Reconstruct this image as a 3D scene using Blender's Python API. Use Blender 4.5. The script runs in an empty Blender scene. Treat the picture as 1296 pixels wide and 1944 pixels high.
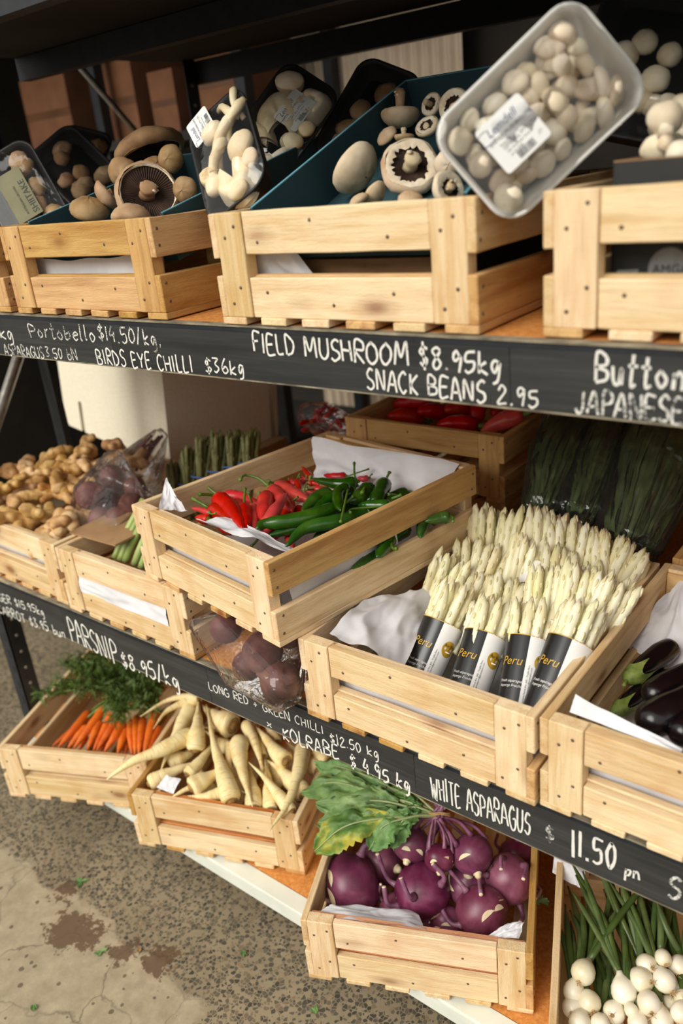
import bpy, bmesh, math, random
from math import sin, cos, pi, radians, sqrt
from mathutils import Vector, Matrix, Quaternion, noise as mnoise, Euler

S = bpy.context.scene
COL = S.collection
RND = random.Random(7)

# ------------------------------------------------------------------ camera
cam_d = bpy.data.cameras.new('camera')
cam = bpy.data.objects.new('camera', cam_d)
COL.objects.link(cam)
cam_d.sensor_fit = 'VERTICAL'
cam_d.sensor_height = 36.0
cam_d.sensor_width = 24.0
cam_d.lens = 1559.37 / 1944 * 36.0
cam_d.clip_start = 0.02
R_, U_, F_ = Vector((0.78507526, 0.61181115, -0.09666411)), Vector((-0.17118573, 0.36429763, 0.91541394)), Vector((-0.59527496, 0.70212132, -0.3907344))
cam.matrix_world = Matrix(((R_.x, U_.x, -F_.x, 0.0), (R_.y, U_.y, -F_.y, -0.80737), (R_.z, U_.z, -F_.z, 1.47414), (0, 0, 0, 1)))
cam_d.dof.use_dof = True
cam_d.dof.focus_distance = 1.33
cam_d.dof.aperture_fstop = 2.7
S.camera = cam

# ------------------------------------------------------------------ world, light, exposure
S.view_settings.view_transform = 'Standard'
S.view_settings.look = 'None'
S.view_settings.gamma = 1.0
S.view_settings.use_curve_mapping = False
S.view_settings.exposure = 0.30
wd = bpy.data.worlds.new('overcast_sky')
S.world = wd
wd.use_nodes = True
wn, wl = wd.node_tree.nodes, wd.node_tree.links
wn.clear()
w_out = wn.new('ShaderNodeOutputWorld')
w_bg = wn.new('ShaderNodeBackground')
w_tc = wn.new('ShaderNodeTexCoord')
w_sep = wn.new('ShaderNodeSeparateXYZ')
w_rmp = wn.new('ShaderNodeValToRGB')
w_rmp.color_ramp.elements[0].position = 0.0
w_rmp.color_ramp.elements[0].color = (0.12, 0.112, 0.10, 1)
w_rmp.color_ramp.elements[1].position = 0.75
w_rmp.color_ramp.elements[1].color = (1.0, 0.98, 0.935, 1)
e_ = w_rmp.color_ramp.elements.new(0.08); e_.color = (0.72, 0.69, 0.63, 1)
wl.new(w_tc.outputs['Generated'], w_sep.inputs[0])
wl.new(w_sep.outputs['Z'], w_rmp.inputs[0])
wl.new(w_rmp.outputs[0], w_bg.inputs[0])
w_bg.inputs[1].default_value = 0.85
wl.new(w_bg.outputs[0], w_out.inputs[0])
sun_d = bpy.data.lights.new('hazy_sun', 'SUN')
sun_d.energy = 2.3
sun_d.angle = radians(38)
sun_d.color = (1.0, 0.965, 0.885)
sun = bpy.data.objects.new('hazy_sun', sun_d)
COL.objects.link(sun)
sun.location = (-1, -3, 4)
sun.rotation_euler = Vector((0.12, 0.86, -0.66)).to_track_quat('-Z', 'Y').to_euler()

# ------------------------------------------------------------------ mesh helpers
class MB:
    """collects geometry, then links it as ONE mesh object"""
    def __init__(s):
        s.v, s.f, s.m, s.flat, s.al = [], [], [], [], {}
    def add(s, verts, faces, mi=0, flat=False):
        o = len(s.v)
        s.v += [tuple(p) for p in verts]
        s.f += [tuple(i + o for i in f) for f in faces]
        s.m += [mi] * len(faces)
        s.flat += [flat] * len(faces)
        return s
    def box(s, a, b, mi=0):
        x0, y0, z0 = a; x1, y1, z1 = b
        v = [(x0,y0,z0),(x1,y0,z0),(x1,y1,z0),(x0,y1,z0),(x0,y0,z1),(x1,y0,z1),(x1,y1,z1),(x0,y1,z1)]
        f = [(0,3,2,1),(4,5,6,7),(0,1,5,4),(1,2,6,5),(2,3,7,6),(3,0,4,7)]
        return s.add(v, f, mi, True)
    def tube(s, pts, rad, seg=8, mi=0, caps=True, wob=0.0, flat=1.0, up=None, seed=0.0):
        pts = [Vector(p) for p in pts]
        n = len(pts)
        if not hasattr(rad, '__len__'): rad = [rad] * n
        o = []
        t0 = (pts[1] - pts[0]).normalized()
        ref = Vector(up) if up else (Vector((0,0,1)) if abs(t0.z) < 0.9 else Vector((1,0,0)))
        a = t0.cross(ref).normalized()
        for i in range(n):
            t = (pts[min(i+1,n-1)] - pts[max(i-1,0)]).normalized()
            a = (a - t * a.dot(t)).normalized()
            b = t.cross(a)
            for k in range(seg):
                an = 2*pi*k/seg
                r = rad[i]
                if wob:
                    r *= 1 + wob * mnoise.noise(Vector((cos(an)*1.3 + seed*3.1, sin(an)*1.3 + i*0.9, seed)))
                o.append(pts[i] + a*(cos(an)*r) + b*(sin(an)*r*flat))
        d_ = 0.0
        for i in range(n):
            if i: d_ += (pts[i]-pts[i-1]).length
            for k in range(seg): s.al[len(s.v)+i*seg+k] = d_
        f = []
        for i in range(n-1):
            for k in range(seg):
                k2 = (k+1) % seg
                f.append((i*seg+k, i*seg+k2, (i+1)*seg+k2, (i+1)*seg+k))
        if caps:
            f.append(tuple(range(seg-1, -1, -1)))
            f.append(tuple((n-1)*seg+k for k in range(seg)))
        return s.add(o, f, mi)
    def lathe(s, prof, seg=16, M=None, mi=0, wob=0.0, seed=0.0, close=True):
        """prof: [(r, z)] about local z"""
        o, n = [], len(prof)
        for i, (r, z) in enumerate(prof):
            for k in range(seg):
                an = 2*pi*k/seg
                q = 1 + (wob*mnoise.noise(Vector((cos(an)*1.2+seed, sin(an)*1.2-seed, z*9+seed*2))) if wob else 0)
                p = Vector((cos(an)*r*q, sin(an)*r*q, z))
                o.append(M @ p if M else p)
        f = []
        for i in range(n-1):
            for k in range(seg):
                k2 = (k+1) % seg
                f.append((i*seg+k, i*seg+k2, (i+1)*seg+k2, (i+1)*seg+k))
        if close:
            f.append(tuple(range(seg-1,-1,-1))); f.append(tuple((n-1)*seg+k for k in range(seg)))
        return s.add(o, f, mi)
    def ball(s, c, r, M=None, seg=14, rings=9, mi=0, wob=0.0, seed=0.0):
        c = Vector(c)
        if not hasattr(r, '__len__'): r = (r, r, r)
        o = []
        for i in range(rings+1):
            th = pi*i/rings
            for k in range(seg):
                an = 2*pi*k/seg
                d = Vector((sin(th)*cos(an), sin(th)*sin(an), cos(th)))
                q = 1 + (wob*mnoise.noise(d*1.6+Vector((seed,seed*1.7,-seed))) if wob else 0)
                p = Vector((d.x*r[0]*q, d.y*r[1]*q, d.z*r[2]*q))
                o.append(c + (M @ p if M else p))
        f = []
        for i in range(rings):
            for k in range(seg):
                k2 = (k+1) % seg
                f.append((i*seg+k, (i+1)*seg+k, (i+1)*seg+k2, i*seg+k2))
        return s.add(o, f, mi)
    def grid(s, fn, nu, nv, mi=0, flat=False):
        o = [fn(i/(nu-1), j/(nv-1)) for j in range(nv) for i in range(nu)]
        f = [(j*nu+i, j*nu+i+1, (j+1)*nu+i+1, (j+1)*nu+i) for j in range(nv-1) for i in range(nu-1)]
        return s.add(o, f, mi, flat)
    def mesh(s, name, mats, along=False):
        me = bpy.data.meshes.new(name)
        me.from_pydata(s.v, [], s.f)
        if not isinstance(mats, (list, tuple)): mats = [mats]
        for m in mats: me.materials.append(m)
        me.polygons.foreach_set('material_index', s.m)
        me.polygons.foreach_set('use_smooth', [not x for x in s.flat])
        if s.al and along:
            at_ = me.attributes.new('along', 'FLOAT', 'POINT')
            at_.data.foreach_set('value', [s.al.get(i, 0.0) for i in range(len(s.v))])
        me.update()
        return me
    def build(s, name, mats, parent=None, M=None, along=False):
        o = bpy.data.objects.new(name, s.mesh(name, mats, along))
        COL.objects.link(o)
        if parent: o.parent = parent
        if M is not None: o.matrix_local = M
        return o

def tag(o, label, cat, group=None):
    o['label'] = label; o['category'] = cat
    if group: o['group'] = group
    return o
def struct(o):
    o['kind'] = 'structure'; return o
def thing(name, label, cat, loc=(0,0,0), rot=(0,0,0), group=None):
    o = bpy.data.objects.new(name, None)
    COL.objects.link(o)
    o.empty_display_size = 0.02
    o.location = loc; o.rotation_euler = rot
    return tag(o, label, cat, group)
def thingM(name, label, cat, M, group=None):
    o = thing(name, label, cat, group=group)
    o.matrix_world = M
    return o
def dup(root, M=None, label=None, group=None):
    def cp(o, par):
        c = o.copy(); COL.objects.link(c)
        if par: c.parent = par
        for ch in o.children: cp(ch, c)
        return c
    r = cp(root, None)
    if M is not None: r.matrix_world = M
    if label: r['label'] = label
    if group: r['group'] = group
    return r
def inst(me, name, parent=None, M=None):
    o = bpy.data.objects.new(name, me)
    COL.objects.link(o)
    if parent: o.parent = parent
    if M is not None: o.matrix_local = M
    return o
def cat_rom(P, n):
    """n points of a smooth curve through P"""
    P = [Vector(p) for p in P]
    if len(P) == 2: return [P[0].lerp(P[1], i/(n-1)) for i in range(n)]
    Q = [P[0]*2-P[1]] + P + [P[-1]*2-P[-2]]
    out, m = [], len(P)-1
    for i in range(n):
        t = i/(n-1)*m; k = min(int(t), m-1); t -= k
        a, b, c, d = Q[k:k+4]
        out.append(0.5*((2*b)+(c-a)*t+(2*a-5*b+4*c-d)*t*t+(3*b-a-3*c+d)*t**3))
    return out
def frame(o, zdir, xhint=(1,0,0)):
    """matrix at o whose local z runs along zdir"""
    z = Vector(zdir).normalized(); x = Vector(xhint)
    x = x - z*x.dot(z)
    if x.length < 1e-4: x = Vector((0,1,0)) - z*z.y
    x.normalize(); y = z.cross(x)
    return Matrix(((x.x,y.x,z.x,o[0]),(x.y,y.y,z.y,o[1]),(x.z,y.z,z.z,o[2]),(0,0,0,1)))
def prof(t, keys):
    for (a, ra), (b, rb) in zip(keys, keys[1:]):
        if t <= b:
            q = (t-a)/(b-a) if b > a else 0
            q = q*q*(3-2*q)
            return ra + (rb-ra)*q
    return keys[-1][1]
def fbm(p, o=3):
    return sum(mnoise.noise(p*(2**i))/(2**i) for i in range(o))

# ------------------------------------------------------------------ materials
def srgb(r, g, b):
    f = lambda c: (c/255/12.92) if c/255 <= 0.04045 else ((c/255+0.055)/1.055)**2.4
    return (f(r), f(g), f(b), 1.0)
def newmat(name):
    m = bpy.data.materials.new(name); m.use_nodes = True
    N, L = m.node_tree.nodes, m.node_tree.links
    return m, N, L, N['Principled BSDF']
def coords(N, L, stretch=(1,1,1), rnd=True, kind='Object'):
    tc = N.new('ShaderNodeTexCoord'); mp = N.new('ShaderNodeMapping')
    mp.inputs['Scale'].default_value = stretch
    L.new(tc.outputs[kind], mp.inputs['Vector'])
    if not rnd: return mp.outputs[0]
    oi = N.new('ShaderNodeObjectInfo'); ad = N.new('ShaderNodeVectorMath'); ml = N.new('ShaderNodeMath')
    ml.operation = 'MULTIPLY'; ml.inputs[1].default_value = 37.0
    L.new(oi.outputs['Random'], ml.inputs[0])
    L.new(mp.outputs[0], ad.inputs[0]); L.new(ml.outputs[0], ad.inputs[1])
    return ad.outputs[0]
def noise(N, L, vec, scale, detail=4.0, rough=0.55, dist=0.0):
    n = N.new('ShaderNodeTexNoise')
    n.inputs['Scale'].default_value = scale; n.inputs['Detail'].default_value = detail
    n.inputs['Roughness'].default_value = rough; n.inputs['Distortion'].default_value = dist
    L.new(vec, n.inputs['Vector'])
    return n.outputs['Fac']
def ramp(N, L, fac, stops):
    r = N.new('ShaderNodeValToRGB')
    els = r.color_ramp.elements
    els[0].position, els[0].color = stops[0]
    els[1].position, els[1].color = stops[-1]
    for p, c in stops[1:-1]:
        e = els.new(p); e.color = c
    L.new(fac, r.inputs[0])
    return r.outputs[0]
def mix(N, L, fac, a, b, blend='MIX'):
    m = N.new('ShaderNodeMix'); m.data_type = 'RGBA'; m.blend_type = blend
    for sock, val in ((m.inputs[0], fac), (m.inputs[6], a), (m.inputs[7], b)):
        if hasattr(val, 'is_output'): L.new(val, sock)
        else: sock.default_value = val
    return m.outputs[2]
def math_(N, L, op, a, b=0.0, clamp=False):
    m = N.new('ShaderNodeMath'); m.operation = op; m.use_clamp = clamp
    for sock, val in ((m.inputs[0], a), (m.inputs[1], b)):
        if hasattr(val, 'is_output'): L.new(val, sock)
        else: sock.default_value = val
    return m.outputs[0]
def bump(N, L, P, h, strength=0.3, dist=0.002):
    b = N.new('ShaderNodeBump')
    b.inputs['Strength'].default_value = strength; b.inputs['Distance'].default_value = dist
    L.new(h, b.inputs['Height']); L.new(b.outputs[0], P.inputs['Normal'])
def hsv_rand(N, L, col, dv=0.25, dh=0.02, ds=0.1):
    oi = N.new('ShaderNodeObjectInfo'); h = N.new('ShaderNodeHueSaturation')
    mr = N.new('ShaderNodeMapRange'); mr.inputs['To Min'].default_value = 1-dv; mr.inputs['To Max'].default_value = 1+dv*0.5
    L.new(oi.outputs['Random'], mr.inputs[0]); L.new(mr.outputs[0], h.inputs['Value'])
    wn_ = N.new('ShaderNodeTexWhiteNoise'); wn_.noise_dimensions = '1D'; L.new(oi.outputs['Random'], wn_.inputs['W'])
    m2 = N.new('ShaderNodeMapRange'); m2.inputs['To Min'].default_value = 0.5-dh; m2.inputs['To Max'].default_value = 0.5+dh
    L.new(wn_.outputs[0], m2.inputs[0]); L.new(m2.outputs[0], h.inputs['Hue'])
    m3 = N.new('ShaderNodeMapRange'); m3.inputs['To Min'].default_value = 1+ds; m3.inputs['To Max'].default_value = 1-ds
    L.new(oi.outputs['Random'], m3.inputs[0]); L.new(m3.outputs[0], h.inputs['Saturation'])
    L.new(col, h.inputs['Color'])
    return h.outputs[0]
def mat(name, stops, scale=20, stretch=(1,1,1), detail=4, rough=0.5, bmp=0.0, bscale=None, spec=0.5, sss=0.0, coat=0.0, rv=0.0, rh=0.01, metal=0.0, dist=0.0, bdist=0.002):
    """noise-coloured principled surface; stops = [(pos, srgb 0-255)]"""
    m, N, L, P = newmat(name)
    st = [(p, srgb(*c)) for p, c in stops]
    if len(st) == 1: st = [(0.0, st[0][1]), (1.0, st[0][1])]
    vec = coords(N, L, stretch)
    c = ramp(N, L, noise(N, L, vec, scale, detail, dist=dist), st)
    if rv: c = hsv_rand(N, L, c, rv, rh)
    L.new(c, P.inputs['Base Color'])
    P.inputs['Roughness'].default_value = rough
    P.inputs['Specular IOR Level'].default_value = spec
    P.inputs['Metallic'].default_value = metal
    if sss:
        P.inputs['Subsurface Weight'].default_value = sss
        P.inputs['Subsurface Radius'].default_value = (0.01, 0.006, 0.003)
        P.inputs['Subsurface Scale'].default_value = 0.5
    if coat:
        P.inputs['Coat Weight'].default_value = coat; P.inputs['Coat Roughness'].default_value = 0.12
    if bmp: bump(N, L, P, noise(N, L, vec, bscale or scale*3, 3), bmp, bdist)
    return m

def wood_mat(name, light, dark, rv=0.28, knots=True):
    m, N, L, P = newmat(name)
    vec = coords(N, L, (1, 1, 1))
    st = coords(N, L, (2.2, 26, 26))
    grain = noise(N, L, st, 2.2, 5, 0.6, 0.4)
    fine = noise(N, L, coords(N, L, (9, 130, 130)), 3.0, 3, 0.6)
    blot = noise(N, L, vec, 14, 2)
    c = ramp(N, L, grain, [(0.30, srgb(*dark)), (0.55, srgb(*light)), (0.8, srgb(*[min(255, int(x*1.05)) for x in light]))])
    c = mix(N, L, math_(N, L, 'MULTIPLY', math_(N, L, 'SUBTRACT', fine, 0.5, True), 0.9), c, srgb(*[int(x*0.72) for x in dark]))
    c = mix(N, L, ramp(N, L, blot, [(0.5, (0,0,0,1)), (0.85, (0.55,0.55,0.55,1))]), c, srgb(204, 146, 88))
    if knots:
        vo = N.new('ShaderNodeTexVoronoi'); vo.inputs['Scale'].default_value = 1.0
        L.new(coords(N, L, (5.5, 13, 13)), vo.inputs['Vector'])
        k = ramp(N, L, vo.outputs['Distance'], [(0.07, (1,1,1,1)), (0.14, (0.35,0.35,0.35,1)), (0.24, (0,0,0,1))])
        c = mix(N, L, math_(N, L, 'MULTIPLY', k, 0.75), c, srgb(128, 72, 34))
    c = hsv_rand(N, L, c, rv, 0.004, 0.10)
    L.new(c, P.inputs['Base Color'])
    P.inputs['Roughness'].default_value = 0.78
    P.inputs['Specular IOR Level'].default_value = 0.25
    bump(N, L, P, math_(N, L, 'ADD', fine, noise(N, L, coords(N, L, (130, 220, 220)), 2.0, 3, 0.7)), 0.6, 0.0014)
    return m

M = {}
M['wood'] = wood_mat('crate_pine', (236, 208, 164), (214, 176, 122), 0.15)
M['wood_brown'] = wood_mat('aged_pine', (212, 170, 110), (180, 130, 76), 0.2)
M['wood_stain'] = wood_mat('red_stained_pine', (214, 150, 98), (176, 92, 56), 0.1)
M['nail'] = mat('nail_head', [(0.3, (92, 72, 58)), (0.7, (128, 108, 92))], 300, rough=0.5, metal=0.6)
M['navy'] = mat('dark_slotted_steel', [(0.3, (30, 33, 38)), (0.7, (44, 47, 52))], 30, rough=0.55, metal=0.2)
M['steel'] = mat('bare_steel', [(0.3, (118, 116, 110)), (0.7, (160, 156, 148))], 40, rough=0.45, metal=0.5)
M['chip'] = mat('orange_particleboard', [(0.3, (186, 116, 52)), (0.5, (206, 136, 66)), (0.7, (222, 158, 88))], 160, detail=5, rough=0.7, bmp=0.2, bscale=300)
M['white_metal'] = mat('white_enamel', [(0.3, (212, 216, 204)), (0.7, (228, 230, 220))], 12, rough=0.4)
M['edge'] = mat('worn_edge', [(0.35, (92, 84, 70)), (0.6, (150, 140, 118)), (0.75, (196, 182, 150))], 25, (1, 3, 3), rough=0.6)
M['dark'] = mat('dark_paint', [(0.3, (26, 25, 23)), (0.7, (38, 36, 33))], 6, rough=0.8)
M['hole'] = mat('bolt_metal', [(0.3, (150, 146, 138)), (0.7, (190, 186, 176))], 90, rough=0.4, metal=0.3)
M['paper'] = mat('white_tissue_paper', [(0.3, (206, 205, 209)), (0.7, (226, 226, 229))], 15, rough=0.85, spec=0.2)
def chalkboard():
    m, N, L, P = newmat('chalkboard_paint')
    v1 = coords(N, L, (1.2, 9, 9)); v2 = coords(N, L, (2, 60, 60))
    a = noise(N, L, v1, 3.0, 4); b = noise(N, L, v2, 3.0, 3)
    c = ramp(N, L, a, [(0.35, srgb(40, 40, 40)), (0.7, srgb(62, 62, 61))])
    c = mix(N, L, math_(N, L, 'MULTIPLY', math_(N, L, 'SUBTRACT', b, 0.5, True), 0.6), c, srgb(110, 110, 108))
    c = hsv_rand(N, L, c, 0.25, 0, 0)
    L.new(c, P.inputs['Base Color']); P.inputs['Roughness'].default_value = 0.62
    P.inputs['Specular IOR Level'].default_value = 0.35
    return m
M['board'] = chalkboard()
def chalk(name, thr):
    m, N, L, P = newmat(name)
    P.inputs['Base Color'].default_value = srgb(226, 224, 216); P.inputs['Roughness'].default_value = 0.95
    v = coords(N, L, (1, 1, 1))
    n = noise(N, L, v, 420, 3, 0.7); n2 = noise(N, L, v, 45, 2)
    a = math_(N, L, 'ADD', math_(N, L, 'MULTIPLY', n, 1.0), math_(N, L, 'MULTIPLY', n2, 0.7))
    r = ramp(N, L, a, [(thr-0.10, (0,0,0,1)), (thr+0.10, (1,1,1,1))])
    L.new(r, P.inputs['Alpha'])
    return m
M['chalk'] = chalk('white_chalk', 0.62)
M['chalk_faint'] = chalk('faint_chalk', 0.82)
# ------------------------------------------------------------------ setting: floor, back wall
def floor_mat():
    m, N, L, P = newmat('exposed_aggregate_concrete')
    tc = N.new('ShaderNodeTexCoord'); O = tc.outputs['Object']
    sep = N.new('ShaderNodeSeparateXYZ'); L.new(O, sep.inputs[0])
    nz = noise(N, L, O, 9, 5, 0.6)
    # smooth screed patch with a ragged border
    edge = math_(N, L, 'MAXIMUM', math_(N, L, 'ADD', sep.outputs['Y'], 0.195), math_(N, L, 'ADD', sep.outputs['X'], 0.99))
    edge = math_(N, L, 'ADD', edge, math_(N, L, 'MULTIPLY', math_(N, L, 'SUBTRACT', nz, 0.5), 0.12))
    patch = ramp(N, L, math_(N, L, 'ADD', edge, 0.5), [(0.493, (1,1,1,1)), (0.507, (0,0,0,1))])
    # aggregate
    wv = N.new('ShaderNodeVectorMath'); wv.operation = 'ADD'
    nn = N.new('ShaderNodeTexNoise'); nn.inputs['Scale'].default_value = 90; L.new(O, nn.inputs['Vector'])
    sc = N.new('ShaderNodeVectorMath'); sc.operation = 'SCALE'; sc.inputs['Scale'].default_value = 0.004
    L.new(nn.outputs['Color'], sc.inputs[0]); L.new(O, wv.inputs[0]); L.new(sc.outputs[0], wv.inputs[1])
    v1 = N.new('ShaderNodeTexVoronoi'); v1.inputs['Scale'].default_value = 128; v1.feature = 'DISTANCE_TO_EDGE'; L.new(wv.outputs[0], v1.inputs['Vector'])
    v2 = N.new('ShaderNodeTexVoronoi'); v2.inputs['Scale'].default_value = 128; L.new(wv.outputs[0], v2.inputs['Vector'])
    s2 = N.new('ShaderNodeSeparateColor'); L.new(v2.outputs['Color'], s2.inputs[0])
    pick = math_(N, L, 'LESS_THAN', s2.outputs[0], 0.72)
    thr = math_(N, L, 'ADD', math_(N, L, 'MULTIPLY', s2.outputs[2], 0.10), 0.03)
    body = math_(N, L, 'GREATER_THAN', v1.outputs['Distance'], thr)
    stone = math_(N, L, 'MULTIPLY', pick, body)
    scol = ramp(N, L, s2.outputs[1], [(0.0, srgb(62, 58, 50)), (0.45, srgb(86, 80, 67)), (0.8, srgb(106, 94, 76)), (1.0, srgb(128, 108, 84))])
    base = ramp(N, L, noise(N, L, O, 5, 6, 0.65), [(0.3, srgb(128, 115, 92)), (0.7, srgb(160, 145, 118))])
    base = mix(N, L, math_(N, L, 'MULTIPLY', noise(N, L, O, 300, 2), 0.35), base, srgb(112, 96, 74))
    agg = mix(N, L, stone, base, scol)
    screed = ramp(N, L, noise(N, L, O, 26, 6, 0.7), [(0.3, srgb(144, 131, 108)), (0.7, srgb(174, 161, 134))])
    # dark specks and hairline cracks in the screed
    v3 = N.new('ShaderNodeTexVoronoi'); v3.inputs['Scale'].default_value = 42; L.new(wv.outputs[0], v3.inputs['Vector'])
    s3 = N.new('ShaderNodeSeparateColor'); L.new(v3.outputs['Color'], s3.inputs[0])
    speck = math_(N, L, 'MULTIPLY', math_(N, L, 'LESS_THAN', v3.outputs['Distance'], math_(N, L, 'MULTIPLY', s3.outputs[1], 0.25)), math_(N, L, 'LESS_THAN', s3.outputs[0], 0.6))
    screed = mix(N, L, math_(N, L, 'MULTIPLY', speck, 0.7), screed, srgb(72, 58, 42))
    cw = N.new('ShaderNodeVectorMath'); cw.operation = 'ADD'
    n5 = N.new('ShaderNodeTexNoise'); n5.inputs['Scale'].default_value = 12; n5.inputs['Detail'].default_value = 5; L.new(O, n5.inputs['Vector'])
    sc5 = N.new('ShaderNodeVectorMath'); sc5.operation = 'SCALE'; sc5.inputs['Scale'].default_value = 0.06
    L.new(n5.outputs['Color'], sc5.inputs[0]); L.new(O, cw.inputs[0]); L.new(sc5.outputs[0], cw.inputs[1])
    v4 = N.new('ShaderNodeTexVoronoi'); v4.inputs['Scale'].default_value = 6.5; v4.feature = 'DISTANCE_TO_EDGE'; L.new(cw.outputs[0], v4.inputs['Vector'])
    crack = ramp(N, L, v4.outputs['Distance'], [(0.0, (1,1,1,1)), (0.014, (0,0,0,1))])
    screed = mix(N, L, math_(N, L, 'MULTIPLY', crack, math_(N, L, 'MULTIPLY', noise(N, L, O, 8, 2), 0.9)), screed, srgb(70, 58, 44))
    c = mix(N, L, patch, agg, screed)
    # brown stains
    st = None
    for (sx, sy, r) in ((-1.375, -0.245, 0.060), (-1.33, -0.235, 0.045), (-1.225, -0.213, 0.035), (-1.145, -0.185, 0.045), (-1.47, -0.19, 0.03)):
        d = N.new('ShaderNodeVectorMath'); d.operation = 'DISTANCE'; d.inputs[1].default_value = (sx, sy, 0)
        L.new(O, d.inputs[0])
        q = math_(N, L, 'SUBTRACT', r*0.8, math_(N, L, 'ADD', d.outputs['Value'], math_(N, L, 'MULTIPLY', math_(N, L, 'SUBTRACT', noise(N, L, O, 38, 5, 0.65), 0.5), 0.16)))
        st = q if st is None else math_(N, L, 'MAXIMUM', st, q)
    sm = ramp(N, L, math_(N, L, 'ADD', st, 0.5), [(0.498, (0,0,0,1)), (0.502, (1,1,1,1))])
    c = mix(N, L, math_(N, L, 'MULTIPLY', sm, 0.85), c, srgb(88, 66, 46))
    L.new(c, P.inputs['Base Color'])
    P.inputs['Roughness'].default_value = 0.75
    P.inputs['Specular IOR Level'].default_value = 0.3
    bump(N, L, P, noise(N, L, O, 260, 3), 0.3, 0.001)
    return m
fl = MB().add([(-6,-4,0),(4,-4,0),(4,3,0),(-6,3,0)], [(0,1,2,3)], 0, True).build('floor', floor_mat())
struct(fl)
M['cream_iron'] = mat('cream_corrugated_iron', [(0.3, (196, 176, 152)), (0.7, (222, 204, 180))], 6, rough=0.55)
M['wall_dark'] = mat('dark_storeroom_wall', [(0.3, (40, 36, 31)), (0.7, (56, 50, 43))], 4, rough=0.9)
wb = MB()
nx = 180
for r0 in range(1):
    v, f = [], []
    for i in range(nx+1):
        x = -2.19 + 0.715*i/nx
        y = 1.75 + 0.008*sin(2*pi*x/0.042)
        v += [(x, y, 0.0), (x, y, 2.6)]
    for i in range(nx): f.append((2*i, 2*i+2, 2*i+3, 2*i+1))
    wb.add(v, f, 0)
struct(wb.build('wall_back', M['cream_iron']))
struct(MB().box((-6, 1.85, 0), (4, 1.95, 2.6)).build('wall_rear', M['wall_dark']))
struct(MB().box((-4.1, -0.3, 0), (-4.0, 1.85, 2.6)).build('wall_left', M['wall_dark']))
struct(MB().box((1.9, 0.1, 0), (2.0, 1.85, 2.6)).build('wall_right', M['wall_dark']))
struct(MB().box((-4.1, 0.25, 2.6), (2.0, 1.95, 2.7)).build('ceiling', M['wall_dark']))  # unseen ceiling, added to stop light leaking in from above

# ------------------------------------------------------------------ boards and crates
def board_mesh(name, L, W, T, m, seed=0, seg=9, warp=0.0006):
    """a sawn board, length along local x, width y, thickness z, centred"""
    c = min(0.0012, T*0.2)
    sec = [(-W/2+c,-T/2),(W/2-c,-T/2),(W/2,-T/2+c),(W/2,T/2-c),(W/2-c,T/2),(-W/2+c,T/2),(-W/2,T/2-c),(-W/2,-T/2+c)]
    v, f = [], []
    xs = [-L/2] + [-L/2+c] + [-L/2+L*(i/(seg-1)) for i in range(1, seg-1)] + [L/2-c, L/2]
    for i, x in enumerate(xs):
        k = (1-2*c/W*1.0) if i in (0, len(xs)-1) else 1.0
        kt = (1-2*c/T) if i in (0, len(xs)-1) else 1.0
        for (a, b) in sec:
            nn = warp*mnoise.noise(Vector((x*17+seed*5.3, a*40, seed)))
            n2 = warp*1.2*mnoise.noise(Vector((x*24-seed*2.3, b*90, seed+9)))
            v.append((x, a*k + (n2 if abs(a) > W*0.4 else 0), b*kt + nn))
    n = len(xs)
    for i in range(n-1):
        for k in range(8):
            k2 = (k+1) % 8
            f.append((i*8+k, (i+1)*8+k, (i+1)*8+k2, i*8+k2))
    f.append(tuple(range(8))); f.append(tuple((n-1)*8+k for k in range(7,-1,-1)))
    me = bpy.data.meshes.new(name); me.from_pydata(v, [], f); me.materials.append(m); me.update()
    return me
AX = {'x': Matrix(((1,0,0),(0,0,-1),(0,1,0))),      # length x, width z, thickness -y
      'y': Matrix(((0,0,1),(1,0,0),(0,1,0))),      # length y, width z, thickness x
      'z': Matrix(((0,1,0),(0,0,-1),(-1,0,0))),     # length -z, width x, thickness -y
      'f': Matrix(((0,-1,0),(1,0,0),(0,0,1)))}      # flat: length y, width -x, thickness z
nail_me = MB().lathe([(0.0001, 0.0012), (0.0014, 0.0011), (0.0024, 0.0004), (0.0025, -0.004)], 8, close=False).mesh('nail', M['nail'])
CR = random.Random(11)
def board(name, par, ax, c, L, W, T, m, nails=()):
    """c: centre in crate space; nails: (along, across, face sign)"""
    me = board_mesh(name, L, W, T, m, CR.random()*50)
    o = bpy.data.objects.new(name, me); COL.objects.link(o); o.parent = par
    o.matrix_local = Matrix.Translation(c) @ AX[ax].to_4x4()
    for (a, w, s) in nails:
        q = frame((a + CR.uniform(-.003,.003), w + CR.uniform(-.003,.003), s*T/2), (CR.uniform(-.2,.2), CR.uniform(-.2,.2), s))
        inst(nail_me, 'nail', o, q)
    return o
CW, CH, CD = 0.40, 0.1454, 0.4872
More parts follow.
